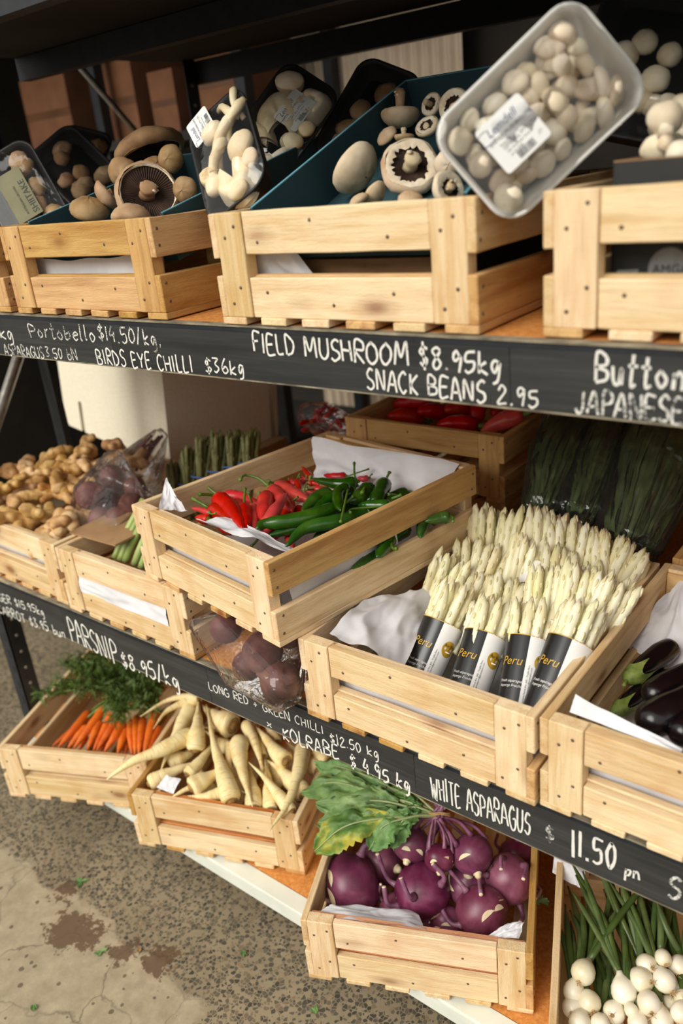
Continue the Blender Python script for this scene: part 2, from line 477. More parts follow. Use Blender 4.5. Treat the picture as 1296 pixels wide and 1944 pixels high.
def crate(label, loc, yaw, wood='wood', gap=(0.058, 0.092), stain=(), group=None, H=CH, D=CD, W=CW, detail=True, tone=None):
    t = thing('wooden_crate', label, 'crate', loc, (0, 0, radians(yaw)), group or 'wooden produce crates')
    g0, g1 = gap
    sl = 0.010; pt = 0.022; pw = 0.046; st = 0.012
    wd_ = lambda k: M['wood_stain'] if k in stain else (M['wood_brown'] if CR.random() < (0.25 if wood == 'wood' else 1) else M['wood'])
    fr = lambda k: M['wood_stain'] if k in stain else M[wood]
    for ys in ((0, 1) if detail else (0, 1)):
        yy = lambda a: a if ys == 0 else D - a
        sgn = 1 if ys == 0 else -1
        nl = (lambda *a: a) if ys == 0 else (lambda *a: ())
        for xs in (0, 1):
            xc = st + pw/2 if xs == 0 else W - st - pw/2
            board('corner_post', t, 'z', (xc, yy(pt/2), (H+sl)/2), H - sl, pw, pt, fr('post%d' % xs),
                  nl((-0.052, 0.010, 1), (-0.034, -0.010, 1), (0.026, 0.010, 1), (0.048, -0.010, 1)))
        iw = W - 2*st - 2*pw - 0.002
        board('rail', t, 'x', (W/2, yy(0.0085), (g1 + H)/2), iw, H - g1, 0.013, fr('upper'), nl((-iw*.42, -0.012, 1), (-iw*.1, 0.012, 1), (iw*.3, -0.010, 1)))
        board('rail', t, 'x', (W/2, yy(0.0085), (sl + g0)/2), iw, g0 - sl, 0.013, fr('lower'), nl((-iw*.40, 0.010, 1), (-iw*.02, -0.010, 1), (iw*.32, 0.008, 1)))
        board('inner_rail', t, 'x', (W/2, yy(0.0225), (g1 + H)/2 - 0.003), W - 2*st - 0.002, H - g1 - 0.004, 0.0125, wd_('inner'))
        board('inner_rail', t, 'x', (W/2, yy(0.0225), (sl + g0)/2 + 0.002), W - 2*st - 0.002, g0 - sl, 0.0125, wd_('inner'))
    for xs in (0, 1):
        xc = st/2 if xs == 0 else W - st/2
        sg = -1 if xs == 0 else 1
        nn = [(-D/2+0.012, 0.014, sg), (-D/2+0.012, -0.014, sg), (D/2-0.012, 0.014, sg), (D/2-0.012, -0.014, sg)]
        board('side_board', t, 'y', (xc, D/2, (g1 - 0.004 + H)/2), D, H - g1 + 0.004, st, wd_('side_upper') if 'side_upper' not in stain else M['wood_stain'], nn)
        board('side_board', t, 'y', (xc, D/2, (sl + g0 + 0.003)/2), D, g0 + 0.003 - sl, st, wd_('side_lower'), nn)
    ns = 6; sw = 0.044; gp = (W - ns*sw)/(ns-1)
    for i in range(ns):
        board('bottom_slat', t, 'f', (sw/2 + i*(sw+gp), D/2, sl/2), D, sw, sl, wd_('slat'))
    return t
Z1, Z2, Z3 = 1.2802, 0.65, 0.1127
LIFT = 0.0014   # sawn slats never sit dead flat
CRATES = {}
def C(key, label, x, y, z, yaw, **k):
    CRATES[key] = crate(label, (x, y, z + LIFT), yaw, **k)
    return CRATES[key]
C('A', 'wooden slatted crate of portobello mushrooms on the top shelf', -1.387, 0.0, Z1, 0.3, gap=(0.062, 0.094), wood='wood_brown')
C('Z', 'wooden crate cut off by the left picture edge on the top shelf', -1.815, 0.0, Z1, 0.3, wood='wood_brown')
C('B', 'wooden slatted crate of field mushrooms in the middle of the top shelf', -0.860, -0.004, Z1, 1.2, gap=(0.062, 0.092))
C('C', 'wooden crate of button mushrooms at the right end of the top shelf', -0.386, 0.009, Z1, -0.4, gap=(0.060, 0.094))
C('D', 'wooden crate heaped with ginger roots at left end of the middle shelf', -1.885, 0.012, Z2, -1.0)
C('E', 'wooden crate of green asparagus standing under the raised chilli crate', -1.473, 0.0, Z2, -0.5)
C('F', 'wooden crate packed with bunches of white asparagus on the middle shelf', -0.787, -0.018, Z2, 0.5)
C('G', 'wooden crate of eggplants at right end of the middle shelf', -0.383, -0.008, Z2, 0.3)
C('H', 'wooden crate of red and green chillies raised across two crates below', -1.186, 0.008, Z2+CH+0.0005, -8.9)
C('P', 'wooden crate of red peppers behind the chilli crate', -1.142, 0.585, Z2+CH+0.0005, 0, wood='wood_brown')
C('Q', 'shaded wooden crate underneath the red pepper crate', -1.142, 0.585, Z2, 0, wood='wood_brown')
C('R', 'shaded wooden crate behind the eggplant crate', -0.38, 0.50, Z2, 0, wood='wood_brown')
C('I', 'wooden crate of bunched carrots at left end of the bottom shelf', -1.735, -0.136, Z3, 24.2, gap=(0.066, 0.088))
C('J', 'wooden crate heaped with parsnips on the bottom shelf', -1.327, -0.062, Z3, 20.1, gap=(0.062, 0.088), stain=('inner',))
C('K', 'wooden crate of purple kohlrabi on the bottom shelf', -0.795, -0.099, Z3, 23.7, gap=(0.066, 0.086), stain=('inner',))
C('L', 'wooden crate of white spring onions at the lower right corner', -0.322, -0.12, Z3, 22.3)

# ------------------------------------------------------------------ the shelving unit
XL, XR = -1.955, 1.0
unit = thing('shelving_unit', 'dark steel shelving unit with chalkboard price fronts and orange particleboard shelves', 'shelf', (-0.5, 0, 0))
def up(mb, name, m, par=unit):
    o = mb.build(name, m, par)
    o.matrix_local = Matrix.Translation((0.5, 0, 0)) if par is unit else Matrix()
    return o
def beam(z, h, y0=0.0, name='beam', x0=XL, x1=XR):
    return up(MB().box((x0, y0, z-h), (x1, y0+0.03, z-0.002)), name, M['navy'])
BEAMS = {}
for k, (z, h, cuts) in {'t': (Z1, 0.0784, (-1.62, -1.13, -0.42, 0.1)), 'm': (Z2, 0.0868, (-1.511, -1.049, -0.592, -0.1))}.items():
    b = beam(z, h, 0.001); BEAMS[k] = b
    xs = [XL] + list(cuts) + [XR]
    for a, c in zip(xs, xs[1:]):
        up(MB().box((a+0.0004, -0.0015, z-h+0.0015), (c-0.0004, 0.0012, z-0.010)), 'chalkboard_strip', M['board'], b)
    up(MB().box((XL, -0.0012, z-0.0028), (XR, 0.012, z-0.0002)), 'top_lip', M['edge'], b)
    up(MB().box((XL, -0.0012, z-h-0.001), (XR, 0.010, z-h+0.0012)), 'bottom_lip', M['edge'], b)
    sb = up(MB().box((XL, 0.012, z-0.016), (XR, 1.02, z-0.0005)), 'shelf_board', M['chip'])
    beam(z, h, 1.02)
    beam(z-0.016, 0.06, 0.5)
b = up(MB().box((XL, 0.0, Z3-0.042), (XR, 0.012, Z3-0.006)).box((XL, 0.0, Z3-0.006), (XR, 0.034, Z3-0.001)).box((XL, -0.004, Z3-0.016), (XR, 0.0, Z3-0.004)), 'white_edge_beam', M['white_metal'])
up(MB().box((XL, 0.036, Z3-0.018), (XR, 1.02, Z3-0.0005)), 'shelf_board', M['chip'])
ZT = 1.79
up(MB().box((XL, 0.012, ZT-0.016), (XR, 1.02, ZT)), 'shelf_board', M['dark'])
beam(ZT, 0.072, 0.0); beam(ZT-0.016, 0.05, 0.48); beam(ZT-0.016, 0.06, 1.02)
# slotted angle posts
slot_me = MB().box((-.003, -.0008, 0), (.003, .0005, .022)).mesh('slot', M['dark'])
bolt_me = MB().lathe([(0.0001, 0.0008), (0.0042, 0.0008), (0.0045, 0.0)], 8, close=False).mesh('bolt_hole', M['hole'])
def post(x, y, sx, sy):
    mb = MB()
    mb.box((x, y, 0), (x + sx*0.045, y + sy*0.003, 1.85)) if sx > 0 and sy > 0 else mb.box((min(x, x+sx*0.045), min(y, y+sy*0.003), 0), (max(x, x+sx*0.045), max(y, y+sy*0.003), 1.85))
    mb.box((min(x, x+sx*0.003), min(y, y+sy*0.045), 0), (max(x, x+sx*0.003), max(y, y+sy*0.045), 1.85))
    p = up(mb, 'post', M['navy'])
    for i in range(34):
        z = 0.06 + i*0.05
        inst(bolt_me, 'bolt_hole', p, frame((x + (0.0002 if sx < 0 else -0.0002), y + sy*0.024, z), (1 if sx < 0 else -1, 0, 0)))
    
    for i in range(30):
        z = 0.05 + i*0.05
        if sy > 0 and sx < 0: inst(slot_me, 'slot', p, Matrix.Translation((x + sx*0.018, y, z)))
    up(MB().box((min(x, x+sx*0.05)-0.002, min(y, y+sy*0.05)-0.002, 0), (max(x, x+sx*0.05)+0.002, max(y, y+sy*0.05)+0.002, 0.022)), 'foot', M['white_metal'], p)
post(-1.912, 0.050, -1, 1); post(-1.912, 1.02, -1, -1); post(-1.95, 0.345, 1, 1)
post(0.98, 0.05, 1, 1); post(0.98, 1.02, 1, -1)
up(MB().tube([(-1.952, 0.05, 0.75), (-1.952, 0.42, 1.27)], 0.016, 4), 'brace', M['steel'])
up(MB().tube([(-1.952, 0.95, 1.44), (-1.952, 0.62, 1.80)], 0.010, 4), 'brace', M['steel'])
# ------------------------------------------------------------------ where things stand (metres, floor at z = 0)
ASPARAGUS = [
 (0,[-0.636,0.1684,0.7678],[-0.6322,0.2184,0.8166]),
 (0,[-0.5586,0.169,0.7664],[-0.5627,0.219,0.8061]),
 (0,[-0.4841,0.1696,0.7805],[-0.4956,0.2195,0.8218]),
 (0,[-0.4188,0.1701,0.7977],[-0.4163,0.2202,0.8409]),
 (1,[-0.698,0.2579,0.7667],[-0.684,0.293,0.8257]),
 (1,[-0.6322,0.2584,0.7768],[-0.6353,0.2934,0.7911]),
 (1,[-0.5721,0.2589,0.7924],[-0.5813,0.2938,0.8079]),
 (1,[-0.5075,0.2594,0.7876],[-0.5138,0.2944,0.8424]),
 (1,[-0.449,0.2599,0.8328],[-0.4529,0.2949,0.8628]),
 (1,[-0.4019,0.2603,0.8101],[-0.3896,0.2954,0.8545]),
 (2,[-0.679,0.338,0.7972],[-0.6932,0.3729,0.8166]),
 (2,[-0.6413,0.3383,0.7964],[-0.6445,0.3733,0.8165]),
 (2,[-0.5823,0.3388,0.7964],[-0.5792,0.3738,0.8532]),
 (2,[-0.5137,0.3394,0.8171],[-0.5246,0.3743,0.8378]),
 (2,[-0.4526,0.3399,0.7969],[-0.4614,0.3748,0.8176]),
 (3,[-0.683,0.403,0.8178],[-0.6944,0.4379,0.8603]),
 (3,[-0.619,0.4035,0.8263],[-0.6244,0.4385,0.8635]),
 (3,[-0.5693,0.4039,0.8434],[-0.579,0.4388,0.8718]),
 (3,[-0.5302,0.4042,0.8334],[-0.5438,0.4391,0.8557]),
 (3,[-0.4943,0.4045,0.8276],[-0.501,0.4395,0.8537]),
 (3,[-0.4553,0.4049,0.8229],[-0.4677,0.4398,0.847]),
 (3,[-0.4251,0.4051,0.8122],[-0.4191,0.4401,0.8338]),
]
CHILLI_RED = [
 ([[-1.0815,0.1224,0.9304],[-1.0141,0.0922,0.9304],[-0.9355,0.0396,0.9304]],0.0119,[[-1.0926,0.1133,0.9384],[-1.0955,0.0925,0.9464]]),
 ([[-1.0679,0.0939,0.9204],[-1.0414,0.0886,0.9204],[-1.0005,0.0693,0.9204]],0.0112,[[-1.0769,0.088,0.9284],[-1.1108,0.0891,0.9364]]),
 ([[-1.0122,0.1201,0.9254],[-0.9753,0.0842,0.9254],[-0.9371,0.0472,0.9254]],0.0096,[[-1.0253,0.136,0.9334],[-1.0428,0.1578,0.9414]]),
 ([[-1.0202,0.1476,0.9154],[-0.9738,0.1019,0.9154],[-0.933,0.0622,0.9154]],0.0077,[]),
 ([[-1.0137,0.1802,0.9234],[-0.9768,0.1353,0.9234],[-0.941,0.0918,0.9234]],0.0114,[]),
 ([[-0.9213,0.0679,0.9154],[-0.9225,0.0995,0.9354],[-0.9594,0.1793,0.9404]],0.0093,[]),
 ([[-1.0339,0.2165,0.9204],[-0.979,0.1828,0.9204],[-0.925,0.1513,0.9204]],0.0104,[[-1.0479,0.2173,0.9284],[-1.0698,0.2195,0.9364],[-1.0892,0.2054,0.9444],[-1.0625,0.1675,0.9524]]),
 ([[-1.0446,0.2415,0.9174],[-0.9842,0.2223,0.9174],[-0.9311,0.2085,0.9174]],0.0103,[[-1.0447,0.2315,0.9254],[-1.0457,0.2228,0.9334]]),
 ([[-1.1103,0.1651,0.9134],[-1.0711,0.1716,0.9134],[-1.0148,0.161,0.9134]],0.0093,[]),
 ([[-1.0626,0.1456,0.9134],[-1.0454,0.141,0.9134],[-1.0285,0.1365,0.9134]],0.0084,[]),
 ([[-0.95,0.1046,0.9034],[-0.926,0.0868,0.9034],[-0.9105,0.0729,0.9034]],0.0085,[]),
 ([[-0.9377,0.1329,0.9004],[-0.9256,0.1087,0.9004],[-0.9081,0.0811,0.9004]],0.0086,[]),
 ([[-0.8984,0.1047,0.8954],[-0.876,0.0875,0.8954],[-0.854,0.0644,0.8954]],0.0055,[]),
 ([[-0.9704,0.196,0.9104],[-0.9456,0.1588,0.9104],[-0.9274,0.1211,0.9104]],0.0083,[[-0.9613,0.1961,0.9184],[-0.9508,0.1967,0.9264]]),
 ([[-1.054,0.0752,0.9234],[-1.0809,0.0786,0.9234],[-1.1052,0.077,0.9234]],0.0041,[[-1.0318,0.0617,0.9314],[-1.0138,0.0541,0.9394]]),
 ([[-1.0523,0.0694,0.9134],[-1.0662,0.0666,0.9134],[-1.0846,0.0658,0.9134]],0.0069,[]),
 ([[-1.0431,0.09,0.9004],[-1.0217,0.0771,0.9004],[-0.9852,0.065,0.9004]],0.0082,[]),
 ([[-1.042,0.1222,0.9004],[-0.9989,0.1034,0.9004],[-0.9623,0.0984,0.9004]],0.0089,[]),
 ([[-0.9951,0.1769,0.9004],[-0.964,0.1513,0.9004],[-0.9196,0.119,0.9004]],0.009,[]),
 ([[-1.0432,0.1803,0.9034],[-1.0298,0.153,0.9034],[-1.0309,0.12,0.9034]],0.0091,[]),
 ([[-0.9639,0.2041,0.8954],[-0.9427,0.1977,0.8954],[-0.9261,0.2056,0.8954]],0.0084,[]),
 ([[-1.0936,0.1316,0.9034],[-1.0765,0.0984,0.9034],[-1.0824,0.0796,0.9034]],0.0085,[]),
]
CHILLI_SMALL = [
 ([[-0.9993,0.2907,0.9234],[-1.024,0.3082,0.9234],[-1.0558,0.3302,0.9234]],0.0052,[[-0.9811,0.2683,0.9314]]),
 ([[-0.9554,0.2499,0.9214],[-0.9432,0.2534,0.9214],[-0.9345,0.265,0.9214]],0.006,[[-0.9482,0.2297,0.9294],[-0.9416,0.213,0.9374]]),
 ([[-0.991,0.2744,0.9174],[-0.9837,0.2806,0.9174],[-0.9673,0.2779,0.9174]],0.0051,[[-0.978,0.2514,0.9254],[-0.9521,0.2172,0.9334]]),
 ([[-1.0212,0.2742,0.9174],[-1.0053,0.261,0.9174],[-0.9865,0.2428,0.9174]],0.0059,[[-1.0176,0.2741,0.9254],[-1.0148,0.2787,0.9334]]),
 ([[-1.0152,0.2878,0.9134],[-1.0123,0.2738,0.9134],[-1.0043,0.2524,0.9134]],0.0052,[[-1.0068,0.2848,0.9214],[-1.0032,0.2846,0.9294]]),
 ([[-1.0398,0.2766,0.9154],[-1.0251,0.2677,0.9154],[-1.0137,0.2677,0.9154]],0.0052,[[-1.0347,0.267,0.9234]]),
 ([[-1.0368,0.2575,0.9154],[-1.0334,0.2641,0.9154],[-1.0296,0.2729,0.9154]],0.0052,[[-1.0285,0.2444,0.9234]]),
 ([[-0.9506,0.3384,0.9154],[-0.9691,0.3282,0.9154],[-0.997,0.3266,0.9154]],0.0076,[[-0.9317,0.3376,0.9234],[-0.9066,0.3569,0.9314]]),
 ([[-0.9009,0.3443,0.9174],[-0.9083,0.337,0.9174],[-0.9237,0.3404,0.9174]],0.0058,[[-0.892,0.339,0.9254],[-0.8814,0.3313,0.9334]]),
 ([[-1.0311,0.2984,0.9134],[-1.0199,0.2961,0.9134],[-1.01,0.2952,0.9134]],0.0046,[[-1.0249,0.2872,0.9214]]),
 ([[-0.9949,0.2979,0.9074],[-0.9992,0.3113,0.9074],[-0.9957,0.3181,0.9074]],0.0048,[[-0.9936,0.2868,0.9154]]),
 ([[-0.984,0.258,0.9074],[-0.9714,0.2588,0.9074],[-0.956,0.2561,0.9074]],0.0054,[[-0.979,0.2534,0.9154],[-0.9691,0.2441,0.9234]]),
]
CHILLI_GREEN = [
 ([[-0.8492,0.1839,0.9304],[-0.8636,0.1336,0.9304],[-0.8912,0.0961,0.9304],[-0.9176,0.0714,0.9304],[-0.9157,0.051,0.9304]],0.0099,[]),
 ([[-0.8443,0.1601,0.9134],[-0.8659,0.1334,0.9134],[-0.8882,0.0986,0.9134],[-0.9069,0.0644,0.9134]],0.0085,[]),
 ([[-0.7996,0.2037,0.9204],[-0.8179,0.1434,0.9254],[-0.8491,0.0968,0.9254],[-0.8463,0.0417,0.9154]],0.0095,[]),
 ([[-0.9086,0.2375,0.9254],[-0.9123,0.201,0.9254],[-0.901,0.1493,0.9254]],0.011,[]),
 ([[-0.8624,0.2549,0.9274],[-0.8865,0.2257,0.9274],[-0.8845,0.158,0.9274]],0.0103,[]),
 ([[-0.8867,0.2865,0.9334],[-0.9086,0.2652,0.9334],[-0.9724,0.2645,0.9334]],0.0085,[[-0.8959,0.2976,0.9414],[-0.9224,0.3328,0.9494]]),
 ([[-0.8652,0.235,0.9454],[-0.8618,0.2074,0.9454],[-0.8322,0.1687,0.9454],[-0.8093,0.1462,0.9454]],0.0082,[[-0.7858,0.1212,0.9534],[-0.759,0.0835,0.9614]]),
 ([[-0.8481,0.2794,0.9304],[-0.8401,0.2389,0.9304],[-0.8447,0.2085,0.9304]],0.0116,[[-0.8541,0.2805,0.9384],[-0.8223,0.2226,0.9464]]),
 ([[-0.8393,0.3118,0.9304],[-0.8235,0.2783,0.9304],[-0.8089,0.2443,0.9304],[-0.8109,0.2258,0.9304]],0.0111,[]),
 ([[-0.7733,0.2337,0.9274],[-0.8031,0.2199,0.9274],[-0.8246,0.2099,0.9274]],0.008,[[-0.8102,0.1793,0.9354],[-0.7931,0.1507,0.9434]]),
 ([[-0.819,0.2569,0.9204],[-0.8396,0.2474,0.9204],[-0.8532,0.2233,0.9204]],0.0107,[]),
 ([[-0.7969,0.28,0.9154],[-0.8039,0.2678,0.9154],[-0.8091,0.2478,0.9154]],0.0095,[[-0.7957,0.2848,0.9234],[-0.7991,0.2657,0.9314]]),
 ([[-0.8348,0.1564,0.9034],[-0.8402,0.1339,0.9034],[-0.8446,0.1084,0.9034]],0.0079,[]),
 ([[-0.7737,0.2242,0.8704],[-0.7603,0.1917,0.8704],[-0.7489,0.1524,0.8704]],0.0105,[[-0.7361,0.1817,0.8784],[-0.7177,0.1674,0.8864]]),
 ([[-0.7734,0.1845,0.8554],[-0.7747,0.1503,0.8554],[-0.7753,0.1139,0.8554]],0.0091,[]),
 ([[-0.8056,0.1125,0.8454],[-0.8071,0.0834,0.8454],[-0.8003,0.0428,0.8454]],0.0096,[]),
 ([[-0.8341,0.0834,0.8454],[-0.8219,0.055,0.8454],[-0.8031,0.0216,0.8454]],0.0089,[]),
 ([[-0.7061,0.3157,0.8854],[-0.7211,0.3043,0.8854],[-0.7356,0.2805,0.8854]],0.0081,[[-0.6871,0.2965,0.8934],[-0.6725,0.2716,0.9014]]),
 ([[-0.7495,0.2983,0.8754],[-0.7359,0.2714,0.8754],[-0.7189,0.2394,0.8754]],0.0082,[[-0.8305,0.416,0.8834],[-0.8395,0.4309,0.8914]]),
 ([[-0.7962,0.2271,0.8954],[-0.8012,0.1919,0.8954],[-0.8004,0.1604,0.8954]],0.0093,[]),
 ([[-0.7985,0.3077,0.8904],[-0.7979,0.2727,0.8904],[-0.8031,0.236,0.8904]],0.0097,[]),
 ([[-0.8056,0.1656,0.8854],[-0.8105,0.1324,0.8854],[-0.8238,0.1107,0.8854]],0.0091,[]),
 ([[-0.8399,0.2464,0.9104],[-0.8546,0.2132,0.9104],[-0.8642,0.1746,0.9104]],0.0095,[]),
 ([[-0.8094,0.3374,0.9054],[-0.819,0.305,0.9054],[-0.8265,0.2653,0.9054]],0.0098,[[-0.7914,0.3289,0.9134],[-0.7688,0.3041,0.9214]]),
 ([[-0.8181,0.1837,0.8954],[-0.8254,0.1482,0.8954],[-0.8461,0.1302,0.8954]],0.0092,[]),
 ([[-0.8964,0.2566,0.9104],[-0.8996,0.2186,0.9104],[-0.8991,0.158,0.9104]],0.0105,[]),
 ([[-0.7762,0.3079,0.8804],[-0.782,0.2706,0.8804],[-0.7976,0.2378,0.8804]],0.0096,[]),
 ([[-0.812,0.2135,0.8704],[-0.813,0.1732,0.8704],[-0.8252,0.1439,0.8704]],0.0094,[]),
 ([[-0.8284,0.1481,0.8404],[-0.8339,0.1157,0.8404],[-0.8449,0.0955,0.8404]],0.0092,[]),
 ([[-0.7853,0.2954,0.8554],[-0.7857,0.2617,0.8554],[-0.7819,0.223,0.8554]],0.0097,[]),
]
PARSNIP = [
 ([[-1.2819,0.1049,0.2777],[-1.2983,0.1306,0.3027],[-1.3349,0.1702,0.3127],[-1.3792,0.2125,0.3127]],0.0224),
 ([[-1.3243,0.1332,0.2877],[-1.326,0.0916,0.2927],[-1.3379,0.0484,0.2927],[-1.3603,-0.0004,0.2927],[-1.3769,-0.0448,0.2827],[-1.3818,-0.0692,0.2777]],0.0208),
 ([[-1.2513,0.0491,0.2627],[-1.2532,0.0855,0.2677],[-1.2693,0.1397,0.2677],[-1.2883,0.18,0.2627]],0.0158),
 ([[-1.21,0.0225,0.2647],[-1.2026,0.0491,0.2677],[-1.1942,0.0942,0.2627],[-1.193,0.1359,0.2527]],0.024),
 ([[-1.3196,-0.0065,0.2477],[-1.3048,0.0262,0.2527],[-1.2884,0.0706,0.2527],[-1.2739,0.1214,0.2427]],0.0199),
 ([[-1.3916,0.1999,0.2977],[-1.3764,0.152,0.2877],[-1.3546,0.0957,0.2727],[-1.3178,0.0216,0.2527]],0.02),
 ([[-1.3727,0.2087,0.3227],[-1.4095,0.1955,0.3227],[-1.4419,0.1597,0.3177],[-1.4538,0.0935,0.3127]],0.0095),
 ([[-1.3765,0.2099,0.3127],[-1.401,0.1914,0.3127],[-1.4195,0.1437,0.3077],[-1.4012,0.0871,0.3027]],0.013),
 ([[-1.2492,0.1989,0.2977],[-1.2807,0.1978,0.2977],[-1.3354,0.2083,0.2927],[-1.3872,0.2262,0.2877]],0.0316),
 ([[-1.2119,0.1785,0.2877],[-1.1744,0.1405,0.2827],[-1.1162,0.0957,0.2727],[-1.0578,0.056,0.2627]],0.0221),
 ([[-1.1125,0.0479,0.2577],[-1.142,0.0669,0.2727],[-1.1957,0.1,0.2827],[-1.2519,0.1364,0.3027],[-1.3483,0.2101,0.3127]],0.0227),
 ([[-1.0696,0.1802,0.2877],[-1.1047,0.1897,0.2877],[-1.1673,0.2162,0.2877],[-1.2354,0.2418,0.2827]],0.0211),
 ([[-1.2347,0.2249,0.2927],[-1.1926,0.2011,0.2877],[-1.1407,0.1679,0.2777],[-1.0815,0.12,0.2627]],0.0151),
 ([[-1.0697,0.0689,0.2427],[-1.1006,0.0995,0.2477],[-1.1308,0.1265,0.2527],[-1.1731,0.1619,0.2527]],0.0196),
 ([[-1.0351,0.0844,0.2427],[-1.0704,0.1182,0.2477],[-1.1078,0.154,0.2527],[-1.1538,0.1948,0.2527]],0.0173),
 ([[-0.9823,0.0927,0.2577],[-1.0277,0.1063,0.2677],[-1.0824,0.1229,0.2777],[-1.1435,0.1372,0.2827]],0.0155),
 ([[-1.0748,0.243,0.2827],[-1.0315,0.1801,0.2827],[-0.9934,0.0969,0.2727],[-0.9797,0.0213,0.2647]],0.0185),
 ([[-0.9939,0.1464,0.2577],[-1.0379,0.1572,0.2627],[-1.0882,0.1726,0.2627],[-1.1326,0.1798,0.2627]],0.0227),
 ([[-1.1517,0.0614,0.2527],[-1.1673,0.039,0.2527],[-1.186,0.0203,0.2557],[-1.2044,0.0069,0.2597]],0.0139),
 ([[-1.2147,0.0274,0.2627],[-1.2208,0.012,0.2627],[-1.2251,-0.0047,0.2627],[-1.2281,-0.0148,0.2627]],0.0062),
 ([[-1.3424,0.0725,0.2427],[-1.3245,0.0908,0.2477],[-1.3168,0.1173,0.2477],[-1.324,0.1571,0.2427]],0.0198),
 ([[-1.1937,0.142,0.2377],[-1.1609,0.1145,0.2377],[-1.1362,0.0969,0.2327],[-1.1134,0.0791,0.2327]],0.0138),
 ([[-1.0255,0.2588,0.2627],[-1.0492,0.2514,0.2727],[-1.0902,0.2624,0.2727],[-1.1369,0.2787,0.2727]],0.0168),
 ([[-1.2266,0.1586,0.2827],[-1.2012,0.1312,0.2777],[-1.1867,0.1192,0.2627],[-1.1719,0.1079,0.2527]],0.009),
 ([[-1.2482,0.1737,0.2527],[-1.276,0.1717,0.2527],[-1.3102,0.1813,0.2527],[-1.3404,0.1864,0.2527]],0.0175),
 ([[-1.1479,0.1844,0.2627],[-1.1828,0.2138,0.2677],[-1.2153,0.2392,0.2677],[-1.2607,0.2746,0.2677]],0.0121),
 ([[-1.1437,0.2301,0.2727],[-1.1764,0.2476,0.2727],[-1.2037,0.2617,0.2727],[-1.2327,0.2836,0.2727]],0.0139),
 ([[-1.1938,0.061,0.2127],[-1.2416,0.0843,0.2127],[-1.2815,0.1016,0.2227],[-1.3168,0.123,0.2227]],0.0197),
 ([[-1.1708,0.128,0.2127],[-1.2078,0.1329,0.2227],[-1.2568,0.1523,0.2227],[-1.2985,0.1635,0.2227]],0.0201),
 ([[-1.0708,0.1634,0.2227],[-1.1182,0.1881,0.2327],[-1.1691,0.2134,0.2327],[-1.2145,0.2375,0.2327]],0.0197),
 ([[-1.0137,0.2183,0.2577],[-1.0529,0.2283,0.2577],[-1.0994,0.2422,0.2577],[-1.1525,0.261,0.2527]],0.0196),
 ([[-1.0091,0.2481,0.2627],[-1.0316,0.2482,0.2677],[-1.072,0.2662,0.2727],[-1.1145,0.2846,0.2727]],0.0182),
 ([[-1.0104,0.1495,0.2327],[-1.0409,0.1688,0.2427],[-1.0814,0.1972,0.2427],[-1.1157,0.2177,0.2427]],0.0184),
 ([[-1.3694,0.1297,0.2427],[-1.3865,0.1588,0.2527],[-1.4059,0.1961,0.2627],[-1.4269,0.2334,0.2627]],0.0187),
 ([[-1.3175,0.2001,0.2527],[-1.3291,0.2256,0.2627],[-1.3471,0.2554,0.2627],[-1.3604,0.2809,0.2627]],0.0189),
]
CARROT = [
 ([[-1.7016,0.1051,0.2227],[-1.6824,0.043,0.2177],[-1.6726,-0.0185,0.2027]],0.0105,0),
 ([[-1.6628,0.1287,0.2377],[-1.641,0.0642,0.2277],[-1.6291,-0.0008,0.2077]],0.0104,0),
 ([[-1.7077,0.0517,0.1977],[-1.7044,0.0198,0.1977],[-1.7056,-0.0151,0.1927]],0.0075,0),
 ([[-1.6664,0.0713,0.2127],[-1.6615,0.0366,0.2077],[-1.6564,-0.0006,0.1977]],0.01,0),
 ([[-1.642,0.0938,0.2227],[-1.6164,0.0547,0.2177],[-1.5948,0.0162,0.2077]],0.0097,0),
 ([[-1.6253,0.1272,0.2377],[-1.5991,0.078,0.2277],[-1.573,0.0197,0.2127]],0.01,0),
 ([[-1.6576,0.0535,0.1977],[-1.6424,0.035,0.1977],[-1.6325,0.0157,0.1927]],0.0081,0),
 ([[-1.5879,0.1119,0.2377],[-1.5773,0.069,0.2277],[-1.5643,0.0223,0.2127]],0.0092,1),
 ([[-1.5721,0.1175,0.2327],[-1.5528,0.0728,0.2277],[-1.5445,0.0312,0.2127]],0.0098,1),
 ([[-1.5568,0.1106,0.2227],[-1.5332,0.0775,0.2177],[-1.5113,0.0461,0.2127]],0.0098,1),
 ([[-1.5951,0.0837,0.2027],[-1.5821,0.0588,0.2027],[-1.5736,0.0363,0.1977]],0.0086,1),
 ([[-1.5629,0.1315,0.2327],[-1.5136,0.0909,0.2277],[-1.4751,0.0609,0.2127]],0.0083,1),
 ([[-1.5583,0.1466,0.2377],[-1.5039,0.1003,0.2327],[-1.4625,0.0605,0.2177]],0.0077,2),
 ([[-1.5363,0.1511,0.2377],[-1.4885,0.1041,0.2327],[-1.4531,0.0652,0.2177]],0.0089,2),
 ([[-1.5213,0.1867,0.2427],[-1.4737,0.1219,0.2377],[-1.439,0.0698,0.2227]],0.0111,2),
 ([[-1.4797,0.153,0.2327],[-1.4578,0.1138,0.2277],[-1.439,0.0768,0.2177]],0.0097,2),
 ([[-1.5328,0.0885,0.2027],[-1.5202,0.0748,0.2027],[-1.5087,0.0625,0.1977]],0.0076,2),
]
CARROT_TIE = [[-1.6374,0.1645,0.2627],[-1.6375,0.1705,0.2627],[-1.5372,0.205,0.2627]]
